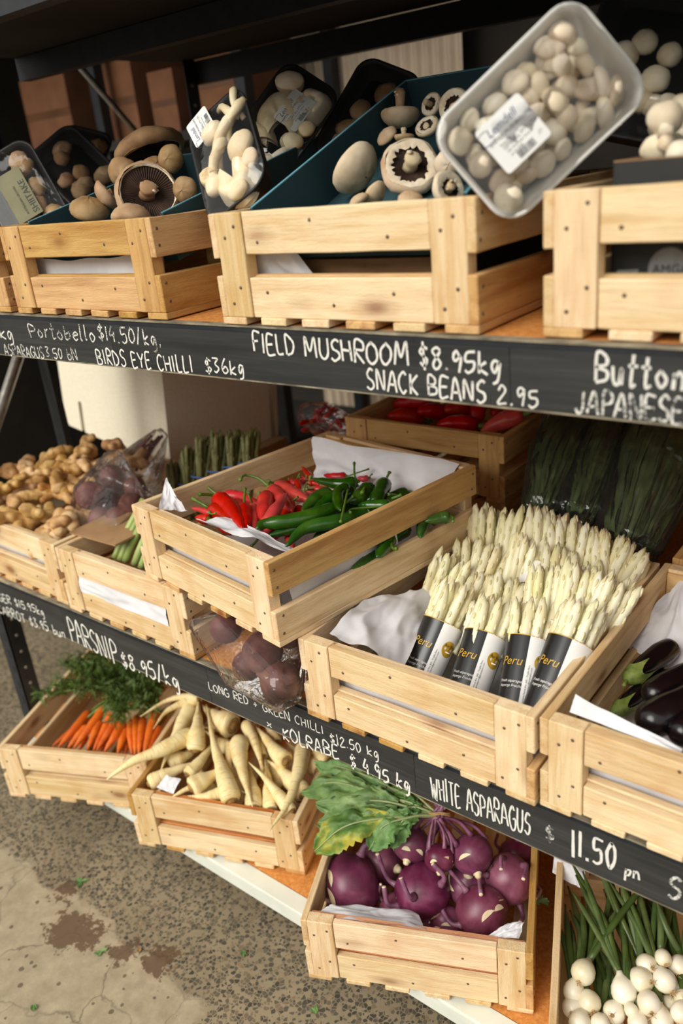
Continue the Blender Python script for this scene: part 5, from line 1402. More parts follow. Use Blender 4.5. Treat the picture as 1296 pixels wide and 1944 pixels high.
# ------------------------------------------------------------------ spring onions
ro = random.Random(77)
L_ = []
for i, (c, r, T) in enumerate(ONION):
    c = Vector(c); T = Vector(T); t = thing('spring_onion', 'x', 'onion', c)
    ax = (T-c).normalized()
    Mx = frame((0,0,0), -(ax*.8 + Vector((ro.gauss(0,.25), ro.gauss(0,.25), -.15 + ro.gauss(0,.25)))).normalized())
    mb = MB()
    mb.lathe([(r*.24,-r*1.5),(r*.3,-r*1.25),(r*.6,-r*.95),(r*.9,-r*.5),(r*1.0,0),(r*.92,r*.42),(r*.66,r*.76),(r*.3,r*.93),(r*.12,r*.95)], 20, Mx, 0, 0.05, i*2.2)
    mb.build('bulb', M['onion'], t)
    rb = MB(); rb.lathe([(r*.2, r*.9), (r*.17, r*1.0), (r*.05, r*1.06)], 10, Mx, 0, .3, i)
    for k in range(9):
        d = Vector((ro.gauss(0,.7), ro.gauss(0,.7), 1)).normalized()
        rb.tube([Mx @ Vector((d.x*r*.1, d.y*r*.1, r*.98)), Mx @ (Vector((0,0,r*.95)) + d*r*.3), Mx @ (Vector((0,0,r*.95)) + d*r*.5 + Vector((ro.gauss(0,.003),ro.gauss(0,.003),0)))], [.0006,.0005,.0003], 4)
    rb.build('roots', M['root'], t)
    neck = Mx @ Vector((0,0,-r*1.4))
    for k in range(3):
        e = (T-c) + Vector((ro.gauss(0,.022), ro.gauss(0,.022), ro.gauss(0,.01)))
        e = e*ro.uniform(.95, 1.5)
        Q = cat_rom([neck*.9, neck.lerp(e, .5) + Vector((ro.gauss(0,.006), ro.gauss(0,.006), ro.uniform(.0,.012))), e], 14)
        lb = MB(); lr = ro.uniform(.0045, .0065)
        lb.tube(Q, [lr*prof(j/13, [(0, .9), (.2, 1), (.7, .9), (1, .25)]) for j in range(14)], 8, flat=.75)
        lb.build('leaf', M['onion_leaf'], t)
    L_.append((t, c))
rank_labels(L_, 'white spring onion with long green leaves', 'onion crate', 4, 'spring onions')

# ------------------------------------------------------------------ eggplants
el = ['eggplant with green calyx lying furthest back along the crate side', 'slim eggplant with green calyx pointing at the front corner', 'eggplant across the middle of the eggplant crate', 'large glossy eggplant on top near the front rail', 'eggplant under the front rail side of the pile', 'eggplant mostly hidden in the middle of the pile']
for i, (P, r) in enumerate(EGGPLANT):
    loc = Vector(P[0]); t = thing('eggplant', el[i], 'eggplant', loc, group='eggplants')
    mb, Q = rodmesh([Vector(p) for p in P], r, [(0, .55), (.1, .72), (.4, .9), (.7, 1), (.88, .9), (.96, .6), (1, .1)], 18, 22, 0.03, i*3, loc=loc)
    mb.build('fruit', M['eggplant'], t)
    d = (Q[0]-Q[1]).normalized(); fm = frame(Q[0], d)
    cb = MB(); rr = r*.62
    v, f = [], []
    ns = 30
    for ring, (k, z) in enumerate([(.30, .012), (.95, .006), (1.30, -.008), (1.46, -.026)]):
        for j in range(ns):
            an = 2*pi*j/ns; lobe = (abs(sin(an*2.5))**.7)
            zz2 = z - (.014*(1-lobe) if ring == 3 else 0) + (.018*(lobe) if ring == 3 else 0)
            v.append(fm @ Vector((cos(an)*rr*k, sin(an)*rr*k, zz2)))
    for ring in range(3):
        for j in range(ns): f.append((ring*ns+j, ring*ns+(j+1)%ns, (ring+1)*ns+(j+1)%ns, (ring+1)*ns+j))
    f.append(tuple(range(ns-1,-1,-1)))
    cb.add(v, f); cb.build('calyx', M['calyx'], t)
    sb = MB(); sb.tube([fm @ Vector((0,0,.006)), fm @ Vector((.002,0,.018)), fm @ Vector((.006,.002,.028))], [rr*.26, rr*.2, rr*.24], 8); sb.build('stem', M['calyx'], t)

# ------------------------------------------------------------------ ginger
rg = random.Random(19)
def ginger_mesh(seed):
    q = random.Random(seed); mb = MB()
    n = q.randint(4, 6); p = Vector((-.035, 0, 0)); d = Vector((1, 0, 0))
    for i in range(n):
        r = q.uniform(.012, .018)
        mb.ball(p, (r*1.25, r, r*.95), frame((0,0,0), d, (0,0,1)).to_3x3() @ Matrix.Rotation(pi/2, 3, 'Y'), 14, 9, 0, .25, seed+i)
        if q.random() < .85:
            s = Vector((q.uniform(-.3,.3), q.choice((-1,1))*1.0, q.uniform(-.3,.6))).normalized(); l = q.uniform(.018, .034)
            mb.tube([p, p+s*l*.5, p+s*l*.85, p+s*l*1.1], [r*.75, r*.72, r*.78, r*.35], 12, 0, True, .15, seed=seed+i)
            mb.ball(p+s*l, r*.72, None, 12, 8, 0, .2, seed-i)
        d = (d + Vector((0, q.uniform(-.7,.7), q.uniform(-.35,.35)))).normalized(); p = p + d*r*1.35
    o = mb.build('ginger_tmp', M['ginger'])
    m = o.modifiers.new('r', 'REMESH'); m.mode = 'VOXEL'; m.voxel_size = .0026; m.use_smooth_shade = True
    sm = o.modifiers.new('s', 'SMOOTH'); sm.iterations = 3; sm.factor = .5
    bpy.context.view_layer.update()
    me = bpy.data.meshes.new_from_object(o.evaluated_get(bpy.context.evaluated_depsgraph_get()))
    bpy.data.objects.remove(o)
    me.name = 'ginger_root'
    if not me.materials: me.materials.append(M['ginger'])
    for pl in me.polygons: pl.use_smooth = True
    return me
GM = [ginger_mesh(s*7+2) for s in range(6)]
L_ = []
for i, c in enumerate(GINGER):
    o = inst(GM[i % 6], 'ginger_root'); c = Vector(c)
    o.matrix_world = Matrix.Translation(c) @ Euler((rg.uniform(-.5,.5), rg.uniform(-.5,.5), rg.uniform(0, 6.28))).to_matrix().to_4x4() @ Matrix.Scale(rg.uniform(.92, 1.22), 4)
    o['category'] = 'ginger'; L_.append((o, c))
rank_labels(L_, 'knobbly tan ginger root', 'ginger crate', 5, 'ginger roots')
# ------------------------------------------------------------------ cartons on the top shelf
def slab(mb, O, a, b, c, mi=0):
    """box from corner O along vectors a, b, c"""
    O, a, b, c = Vector(O), Vector(a), Vector(b), Vector(c)
    v = [O, O+a, O+a+b, O+b, O+c, O+a+c, O+a+b+c, O+b+c]
    f = [(0,3,2,1),(4,5,6,7),(0,1,5,4),(1,2,6,5),(2,3,7,6),(3,0,4,7)]
    if a.cross(b).dot(c) < 0: f = [tuple(reversed(q)) for q in f]
    return mb.add(v, f, mi, True)
def crate_matrix(key):
    cr = CRATES[key]
    return Matrix.Translation(cr.location) @ Matrix.Rotation(cr.rotation_euler.z, 4, 'Z')
def open_carton(name, label, cat, Mw, w, d, h, mat_, edge=None, th=0.004, front=1.0):
    """open carton, base corner at the origin of Mw"""
    t = thingM(name, label, cat, Mw)
    for nm, O, a, b, c in (('base', (0,0,0), (w,0,0), (0,d,0), (0,0,th)), ('wall', (0,0,th), (th,0,0), (0,d,0), (0,0,h-th)), ('wall', (w-th,0,th), (th,0,0), (0,d,0), (0,0,h-th)),
                           ('wall', (th,0,th), (w-2*th,0,0), (0,th,0), (0,0,(h-th)*front)), ('wall', (th,d-th,th), (w-2*th,0,0), (0,th,0), (0,0,h-th))):
        mb = MB(); slab(mb, O, a, b, c); o = mb.build(nm, mat_, t)
        if edge and nm == 'wall':
            eb = MB(); e0 = Vector(O) + Vector(c); slab(eb, e0, a, b, (0,0,.0012)); eb.build('cut_edge', edge, o)
    return t
tilt = Matrix.Rotation(radians(21), 4, 'X')
open_carton('mushroom_carton', 'teal cardboard carton tilted up inside the field mushroom crate', 'carton', crate_matrix('B') @ T_((.047, .060, .080)) @ tilt, .325, .43, .072, M['teal'], M['teal_edge'], front=.5)
open_carton('mushroom_carton', 'teal cardboard carton tilted up inside the portobello crate', 'carton', crate_matrix('A') @ T_((.025, .060, .078)) @ Matrix.Rotation(radians(13), 4, 'X'), .355, .39, .072, M['teal'], M['teal_edge'], front=.5)
bc = thingM('cardboard_carton', 'brown printed cardboard carton seen through the slot of the field mushroom crate', 'carton', crate_matrix('B') @ T_((.06, .075, .0125)))
mb = MB(); slab(mb, (0,0,0), (.275,0,0), (0,.30,0), (0,0,.062)); bb_ = mb.build('body', M['card'], bc)
pb = MB()
put_text(pb, 'NORTH VALLEY MUSHROOMS', lambda x, y: Vector((.20-x, -.0006, .045-y)), .0085, 0, 0, wide=1.0)
put_text(pb, 'PH 03 96 41', lambda x, y: Vector((.20-x, -.0006, .045-y)), .0075, .03, -.011)
pb.build('printing', M['brown'], bb_)
fb_ = MB(); slab(fb_, (.278, .0, .0), (.003, 0, 0), (0, .3, 0), (0, 0, .075)); fb_.build('flap', M['black_card'], bc)
bk = open_carton('mushroom_carton', 'black carton with a round grey emblem holding button mushrooms', 'carton', crate_matrix('C') @ T_((.053, .048, .0125)), .32, .405, .153, M['black_card'], M['card'])
eb = MB(); ec = Vector((.060, -.0007, .050))
eb.add([ec] + [ec + Vector((.021*cos(2*pi*k/36), 0, .021*sin(2*pi*k/36))) for k in range(36)], [(0, 1+k, 1+(k+1)%36) for k in range(36)], 0, True)
M['grey_print'] = mat('grey_print', [(0.3, (120, 120, 118)), (0.7, (146, 146, 143))], 60, rough=0.7)
e_o = eb.build('emblem', M['grey_print'], bk)
tb = MB(); put_text(tb, 'AMGA', lambda x, y: Vector((ec.x-.0165+x, -.0013, ec.z-.004+y)), .0125); tb.build('lettering', M['black_card'], e_o)
tg = MB(); slab(tg, (.006, -.008, .028), (.02, .006, .0), (0, .003, .0), (.004, 0, .022)); tg.build('torn_flap', M['grey_print'], bk)

# ------------------------------------------------------------------ open-cap mushrooms
rm = random.Random(41)
def field_mushroom(name, label, c, r, axis, seed, skin='mush', veil=True, gl_open=.72, flat=.55, stem_l=.7, group=None):
    """axis = the way the gills face"""
    c = Vector(c); q = random.Random(seed)
    t = thing(name, label, 'mushroom', c, group=group)
    Mx = frame((0,0,0), axis)
    def lump(mb, P, seg, mi=0, ragged=0.0):
        v, f = [], []
        for i, (a, z) in enumerate(P):
            for k in range(seg):
                an = 2*pi*k/seg; d = Vector((cos(an), sin(an), 0))
                w = 1 + .09*mnoise.noise(d*1.5+Vector((seed, i*.25, seed))) + .03*mnoise.noise(d*5+Vector((i*.8, seed, 1)))
                rg_ = ragged*(mnoise.noise(d*6+Vector((seed,seed,3))) + .6*mnoise.noise(d*15+Vector((seed,1,3))))*(i/(len(P)-1))**2
                v.append(Mx @ Vector((cos(an)*a*r*w*(1-rg_), sin(an)*a*r*w*(1-rg_), z*r*(1+.10*mnoise.noise(d*1.3+Vector((seed*2,0,0))))+ragged*r*.25*mnoise.noise(d*4+Vector((seed, i, 0))) * (i/(len(P)-1)))))
        n = len(P)
        for i in range(n-1):
            for k in range(seg): f.append((i*seg+k, i*seg+(k+1)%seg, (i+1)*seg+(k+1)%seg, (i+1)*seg+k))
        mb.add(v, f, mi)
    cap = MB()
    dome = [(.03, -flat), (.3, -flat*.96), (.6, -flat*.78), (.85, -flat*.45), (.98, -flat*.08), (1.0, .10), (.95, .22), (.86, .27)]
    lump(cap, dome, 36)
    cap.build('cap', M[skin], t)
    if veil:
        vb = MB(); lump(vb, [(.87, .262), (.80, .275), (gl_open+.03, .255), (gl_open-.05, .22)], 60, 0, .22); vb.build('torn_veil', M['torn'], t)
    else:
        vb = MB(); lump(vb, [(.87, .262), (.84, .25), (.82, .20)], 40); vb.build('rim', M['torn'], t)
    gb = MB(); seg = 120; v, f = [], []
    P = [(.90, .16), (.6, .10), (.2, .02), (.01, .0)]
    for i, (a, z) in enumerate(P):
        for k in range(seg):
            an = 2*pi*k/seg; zz2 = z + (.022 if k % 2 else -.012)*(1 if i < 3 else 0)
            v.append(Mx @ Vector((cos(an)*a*r, sin(an)*a*r, zz2*r)))
    for i in range(3):
        for k in range(seg): f.append((i*seg+k, i*seg+(k+1)%seg, (i+1)*seg+(k+1)%seg, (i+1)*seg+k))
    gb.add(v, f, 0, True); gb.build('gills', M['gill'], t)
    if stem_l > 0:
        sb = MB(); bx, by = q.uniform(-.15,.15), q.uniform(-.15,.15)
        pts = [Mx @ (Vector((bx*s_, by*s_, s_*stem_l))*r) for s_ in (0.02, .3, .6, .85, 1.0)]
        sb.tube(pts, [r*.27, r*.22, r*.24, r*.27, r*.22], 14, 0, True, .18, seed=seed)
        st = sb.build('stem', M[skin], t)
        for k in range(3):
            xb = MB(); a = q.uniform(0, 6.28)
            p = pts[3] + Mx.to_3x3() @ Vector((cos(a)*r*.2, sin(a)*r*.2, q.uniform(-.2,.1)*r))
            xb.ball(p, (r*.12, r*.10, r*.07), None, 7, 5, 0, .6, seed+k); xb.build('torn_skin', M['torn'], st)
    return t
VB = (CAM - Vector((-.7, .2, 1.46))).normalized()
fax = [(U_*.95+VB*.25), (VB*.7-R_*.6+U_*.3), (VB*.75+R_*-.5+U_*.1), (-VB*.35-R_*.75+U_*.55), (VB*.85+U_*.45+R_*.05), (VB*.75+R_*.45+U_*.3), (-VB*.2+U_*.4-R_*.5), (-VB*.2-U_*.6+R_*.3), (VB*.6+U_*.5-R_*.3), (VB*.3+U_*.9), (R_*.5-U_*.6-VB*.5), (-VB+U_*.2), (-VB*.6-U_*.5)]
flab = ['field mushroom sitting cap down with its stem standing up, at the top of the pile', 'field mushroom lying on its side with a thick stem end facing out', 'field mushroom with a torn ring edge, beside the white mushroom tray', 'large field mushroom turned with its pale round cap outwards, beside the teal wall', 'field mushroom with dark gills and a ragged rim facing out, middle of the pile', 'torn field mushroom with dark gills at the crate front beside the white tray', 'small pale field mushroom cap low at the front of the crate', 'ragged field mushroom piece at the front rail beside the big cap', 'field mushroom with curled edge above the dark-gilled one', 'field mushroom whose cut stem stub shows between the others', 'field mushroom cap behind the large pale cap', 'field mushroom cap half hidden by the white tray', 'field mushroom cap low in the pile under the dark-gilled one']
fop = [(True,.85,.75,.6,1.25),(True,.6,.6,.6,.9),(True,.6,.7,.55,.3),(False,.7,.5,.55,0),(True,.66,.62,.5,.55),(True,.55,.6,.6,.5),(False,.7,.5,.6,0),(False,.7,.5,.5,.3),(True,.6,.6,.5,.3),(False,.7,.5,.5,.9),(False,.7,.5,.5,0),(False,.7,.5,.5,0),(False,.7,.5,.5,0)]
for i, (c, r) in enumerate(FIELD):
    ve, go, _, fl_, sl_ = fop[i]
    field_mushroom('field_mushroom', flab[i], c, r*(.86 if i not in (3,4) else .95), fax[i], i*2.3+1, 'mush', ve, go, fl_, sl_, 'field mushrooms')
VA = (CAM - Vector((-1.25, .15, 1.46))).normalized()
pax = [(VA*.85+U_*.35-R_*.05), (-U_*1.0-VA*.12+R_*.38), (R_*.3-VA*.7+U_*.3), (-U_*.7-VA*.5), (U_*.6+R_*.6+VA*.1), (-VA*.6+R_*.3), (-U_*.5-VA*.7), (-VA*.8+R_*.4), (-U_-VA*.2)]
plab = ['open portobello mushroom with brown gills and a cut stem facing out', 'broad tan portobello cap at the top of the pile', 'lumpy portobello stem piece beside the open brown-gilled cap', 'portobello cap low at the front rail, at the shaded side', 'portobello with a curled ring edge beside the brown-gilled cap', 'small pale portobello piece under the broad cap', 'portobello rim showing between the broad cap and the open one', 'portobello piece beside the blue-edged carton corner', 'flat portobello cap lying at the front rail']
for i, (c, r) in enumerate(PORTO):
    field_mushroom('portobello_mushroom', plab[i], c, r*.92, pax[i], i*3.1+40, 'mush_brown', i in (4,), .8, .38 if i in (0, 1) else .62, [.38, 0, 0, 0, .4, 0, 0, 0, 0][i], 'portobello mushrooms')
btl = ['button mushroom on top of the black carton, with a smooth pale cap', 'button mushroom beside the smooth pale one, cut by the picture edge', 'upper button mushroom at the picture edge', 'button mushroom with a ragged stem at the carton front', 'button mushroom at the carton front corner of the picture edge', 'small button mushroom between the ragged one and the smooth one']
for i, (c, r) in enumerate(BUTTON):
    c = Vector(c); t = thing('button_mushroom', btl[i], 'mushroom', c, group='button mushrooms')
    mb = MB(); mb.ball((0,0,0), (r, r*.96, r*.86), None, 18, 12, 0, .12, i*2+3); mb.build('cap', M['button'], t)
    sb = MB(); d = (VB*.5-U_*.8+R_*rm.uniform(-.6,.6)).normalized() if i not in (3, 5) else (VB*.8+U_*.2).normalized()
    sb.tube([d*r*.55, d*r*1.0, d*r*1.25], [r*.42, r*.40, r*.44], 12, 0, True, .25, seed=i); sb.build('stem', M['torn'], t)

# ------------------------------------------------------------------ wrapped mushroom trays
def rrect(w, l, r, n=6):
    P = []
    for cx, cy, a0 in ((w/2-r, l/2-r, 0), (-w/2+r, l/2-r, pi/2), (-w/2+r, -l/2+r, pi), (w/2-r, -l/2+r, 1.5*pi)):
        for k in range(n+1):
            a = a0 + pi/2*k/n; P.append((cx + r*cos(a), cy + r*sin(a)))
    return P
def tray(label, Mw, w, l, h, m, film=True, name='mushroom_tray', group=None, dome=.006, lip=.007, film_m='film', wrk=.0022):
    t = thingM(name, label, 'tray', Mw, group)
    mb = MB(); rings = [(w-.03, l-.03, .014, -h), (w-.026, l-.026, .016, -h+.001), (w-.008, l-.008, .024, -.006), (w, l, .028, 0.0), (w+lip, l+lip, .030, .0005), (w+lip, l+lip, .030, -.003), (w-.003, l-.003, .026, -.006), (w-.024, l-.024, .016, -h-.002), (w-.03, l-.03, .014, -h-.002)]
    v, f = [], []
    for (a, b, r, z) in rings: v += [Vector((x, y, z)) for x, y in rrect(a, b, r)]
    n = len(rrect(1, 1, .1))
    for i in range(len(rings)-1):
        for k in range(n): f.append((i*n+k, i*n+(k+1)%n, (i+1)*n+(k+1)%n, (i+1)*n+k))
    f.append(tuple(range(n))); 
    mb.add(v, f); mb.build('tray', m, t)
    if film:
        fb = MB(); P = rrect(w+lip*.6, l+lip*.6, .028); v = [Vector((0,0,dome))]; R = 14; f = []
        for i in range(1, R+1):
            s = i/R
            for (x, y) in P: v.append(Vector((x*s, y*s, dome*(1-s*s) + .0012 + wrk*mnoise.noise(Vector((x*s*34, y*s*34, l*31))) + .35*wrk*mnoise.noise(Vector((x*s*90, y*s*90, l*11))))))
        n = len(P)
        for k in range(n): f.append((0, 1+k, 1+(k+1)%n))
        for i in range(R-1):
            for k in range(n): f.append((1+i*n+k, 1+(i+1)*n+k, 1+(i+1)*n+(k+1)%n, 1+i*n+(k+1)%n))
        fb.add(v, f); fb.build('film', M[film_m], t)
    return t
def label_on(t, cx, cy, rot, w, h, title, z=.0085):
    """w along the writing, h across it"""
    ca, sa = cos(rot), sin(rot)
    fn = lambda x, y, zz=z+.0006: Vector((cx + x*ca - y*sa, cy + x*sa + y*ca, zz))
    mb = MB(); v = [fn(x, y, z) for x, y in rrect(w, h, .004, 3)]; nv = len(v)
    v2 = [fn(x, y, z+.0004) for x, y in rrect(w, h, .004, 3)]
    mb.add(v + v2, [tuple(range(nv, 2*nv)), tuple(range(nv-1, -1, -1))] + [(k, (k+1)%nv, nv+(k+1)%nv, nv+k) for k in range(nv)], 0, True)
    lb = mb.build('label', M['label'], t)
    bl = MB(); put_text(bl, 'Lemdell', fn, h*.24, -w*.36, h*.22, shear=.25, wide=.9)
    bl.tube([fn(-w*.40+.012*cos(a), h*.27+.007*sin(a), z+.0007) for a in [k*.3 for k in range(4, 19)]], .0003, 4)
    bl.build('lettering', M['ink_blue'], lb)
    tx = MB()
    put_text(tx, title, fn, h*.105, -w*.44, h*.08)
    for i, s in enumerate(('Packed by', 'LEMDELL PTY LTD', '342 The Road, Victoria', 'ph 03 5998')): put_text(tx, s, fn, h*(.10 if i == 1 else .065), -w*.30+i*.001, -h*(.03+.085*i))
    tx.build('lettering', M['ink'], lb)
    bb = MB(); q = random.Random(int(cx*1e4)); x = -w*.16
    while x < w*.2:
        b = q.choice((.0005, .0008, .0012)); bb.add([fn(x, -h*.44), fn(x+b, -h*.44), fn(x+b, -h*.29), fn(x, -h*.29)], [(0,1,2,3)], 0, True); x += b + q.choice((.0005, .0008))
    bb.build('barcode', M['ink'], lb)
def shroom_mesh(seed, stem=1.0, m='button'):
    q = random.Random(seed); mb = MB()
    mb.tube([(0,0,-.030*stem), (q.uniform(-.003,.003),0,-.018*stem), (0,q.uniform(-.003,.003),-.004)], [.0055, .0058, .0062], 9, 0, True, .15, seed=seed)
    mb.lathe([(.0005, .0085), (.006, .0078), (.0105, .0040), (.0118, -.0005), (.0105, -.0035), (.006, -.0045), (.0005, -.004)], 14, None, 0, .12, seed, close=False)
    return mb.mesh('mushroom', M[m])
SH = [shroom_mesh(s*3+1, st) for s, st in ((0, 1.0), (1, 1.3), (2, .8), (3, 1.1))]
MSH = Matrix(TRAY_SHIMEJI)
ts = tray('white tray of shimeji mushrooms under cling film, wedged between two top crates', MSH, .126, .196, .040, M['white_tray'], wrk=.0065)
rs_ = random.Random(52)
k = 0
for gy in range(7):
    for gx in range(5):
        x = (gx-2)*.0205 + rs_.uniform(-.005,.005); y = (gy-3)*.0245 + rs_.uniform(-.005,.005)
        d = Vector((rs_.uniform(-.5,.5) + x*14, rs_.uniform(-.3,.6) + y*9, rs_.uniform(.1,.7)))
        q_ = rs_.uniform(1.0, 1.5)
        inst(SH[k % 4], 'mushroom', ts, frame((x, y, rs_.uniform(-.019, -.008)), d) @ Matrix.Diagonal((q_, q_, q_*rs_.uniform(.8, 1.2), 1))); k += 1
label_on(ts, -.003, -.038, pi/2, .060, .055, 'SHIMEJI MUSHROOMS')
def oyster_tray(label, Mw, seed, pieces, lab, k_=1.0):
    t = tray(label, Mw, .118*k_, .185*k_, .034, M['black_tray'], dome=.014)
    q = random.Random(seed)
    for i, (kind, x, y, rot, s) in enumerate(pieces):
        x, y, s = x*k_, y*k_, s*k_*1.08
        mb = MB(); Rz = Matrix.Translation((x, y, -.006)) @ Matrix.Rotation(rot, 4, 'Z')
        if kind == 'fan':      # a cap with its edge curled under
            def fn(u, v):
                a = (u-.5)*2*2.5; r_ = s*(v**.8)*(1+.10*mnoise.noise(Vector((a*1.2, seed, i))))
                return Rz @ Vector((cos(a)*r_, sin(a)*r_*.85, .016*sin(pi*min(1,v*.85+.15)) - .018*max(0, v-.8)*5*.4 + .004*mnoise.noise(Vector((a*2, v*3, seed+i)))))
            mb.grid(fn, 30, 10)
            def fn2(u, v):
                a = (u-.5)*2*2.5; r_ = s*(v**.8)*(1+.10*mnoise.noise(Vector((a*1.2, seed, i))))
                return Rz @ Vector((cos(a)*r_*.97, sin(a)*r_*.82, -.012 + .016*sin(pi*min(1,v*.85+.15)) - .002*v))
            mb.grid(fn2, 30, 8)
        elif kind == 'ball':
            mb.ball(Rz @ Vector((0,0,.008)), (s, s*.78, s*.62), Matrix.Rotation(rot, 3, 'Z'), 20, 12, 0, .10, seed+i)
        else:                  # stalk
            L = s*2.1
            P = cat_rom([Rz @ Vector((-L*.5, 0, -.004)), Rz @ Vector((-L*.1, s*.12, .010)), Rz @ Vector((L*.3, -s*.05, .012)), Rz @ Vector((L*.55, 0, .004))], 12)
            mb.tube(P, [s*.26*prof(j/11, [(0, .8), (.3, .8), (.7, 1.0), (1, .75)]) for j in range(12)], 12, 0, True, .15, seed=seed+i)
        mb.build('oyster_mushroom', M['oyster'], t)
    label_on(t, *lab)
    return t
oyster_tray('black tray of white oyster mushrooms, stalks and caps showing, beside the portobello mushrooms', Matrix(TRAY_OYSTER), 5,
    [('fan', .004, -.052, -1.6, .042), ('ball', .032, -.012, .6, .024), ('stalk', -.018, -.006, .95, .034), ('stalk', .002, .022, .8, .036), ('stalk', .030, .038, .7, .030), ('ball', -.034, -.040, 1.2, .018), ('stalk', .022, .068, -.9, .026), ('stalk', .046, .066, 1.5, .022), ('ball', -.012, .050, .3, .020), ('ball', .008, -.080, .1, .018), ('fan', -.038, -.02, 2.6, .022), ('ball', .044, -.045, 1.2, .016)],
    (-.024, .064, pi/2+.2, .050, .043, 'OYSTER MUSHROOMS'), .92)
oyster_tray('black tray of broad oyster mushroom caps under film, standing behind the other oyster tray', Matrix(TRAY_OYSTER_B), 9,
    [('fan', -.008, .004, 2.2, .050), ('fan', .022, .050, 1.2, .034), ('fan', -.022, -.048, 3.0, .036), ('ball', .036, -.020, .5, .020), ('stalk', .030, -.060, 1.3, .026), ('ball', -.030, .062, .5, .024), ('stalk', .006, -.072, .4, .026), ('ball', .044, .012, 1.0, .016)],
    (.010, .026, pi/2, .062, .050, 'OYSTER MUSHROOMS'))
def face(o, n, up=(0,0,1), roll=0.0):
    z = Vector(n).normalized(); x = Vector(up).cross(z).normalized(); y = z.cross(x)
    m = Matrix(((x.x,y.x,z.x,o[0]),(x.y,y.y,z.y,o[1]),(x.z,y.z,z.z,o[2]),(0,0,0,1)))
    return m @ Matrix.Rotation(roll, 4, 'Z')
def brown_tray(label, Mw, seed, lab=None):
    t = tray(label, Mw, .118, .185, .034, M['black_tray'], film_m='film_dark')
    q = random.Random(seed)
    for i in range(7):
        mb = MB(); mb.ball((q.uniform(-.035,.035), q.uniform(-.065,.065), -.008), (q.uniform(.016,.026), q.uniform(.016,.024), .013), None, 14, 9, 0, .25, seed+i); mb.build('mushroom', M['mush_brown'], t)
    return t
brown_tray('shaded black tray of brown mushrooms leaning behind the oyster trays', face((-.93, .47, 1.545), (.35, -.75, .5), roll=-.5), 3)
brown_tray('black film-wrapped tray of brown shiitake in the shade behind the portobello pile', face((-1.60, .33, 1.52), (.45, -.65, .6), roll=.7), 7)
brown_tray('black film-wrapped tray of shiitake furthest back against the shaded end of the shelf', face((-1.72, .42, 1.53), (.5, -.55, .6), roll=-.4), 11)
sh = brown_tray('black shiitake tray with a printed pale label at the picture edge above the crates', face((-1.475, .115, 1.475), (.55, -.75, .45), roll=.45), 15)
M['label_shaded'] = mat('pale_label_darkened_as_shade', [(0.3, (112, 110, 80)), (0.7, (134, 130, 98))], 20, rough=0.7)  # pale label toned down, the shadow on it is put into the colour
mb = MB(); slab(mb, (-.028, -.055, .010), (.050, 0, 0), (0, .10, 0), (0, 0, .0006)); lb = mb.build('label', M['label_shaded'], sh)
tb = MB(); fnl = lambda x, y: Vector((.016 - y, -.05 + x, .0112)); put_text(tb, 'SHIITAKE', fnl, .017, 0, -.002); put_text(tb, 'AUSTRALIAN GROWN', fnl, .006, .004, .018); tb.build('lettering', M['ink'], lb)
# large film-wrapped tray of white mushrooms at the end of the shelf
bm_c = Vector((-.395, .34, 1.555))
bt = tray('film-wrapped black tray of white mushrooms behind the shimeji tray, at the top corner', face(bm_c, (.25, -.85, .45), roll=-.3), .17, .20, .05, M['black_tray'])
bmi = face(bm_c, (.25, -.85, .45), roll=-.3).inverted()
for i, (c, r) in enumerate(BAGMUSH):
    p = bmi @ Vector(c); p.z = -.012; p.x = max(-.062, min(.062, p.x*.8)); p.y = max(-.075, min(.075, p.y*.8))
    mb = MB(); mb.ball(p, (r*1.15, r*1.1, r*.9), None, 16, 10, 0, .1, i)
    mb.lathe([(r*.40, r*.62), (r*.30, r*.52), (r*.22, r*.72), (r*.05, r*.76)], 12, Matrix.Translation(p), 0, .1, i); mb.build('mushroom', M['button'], bt)

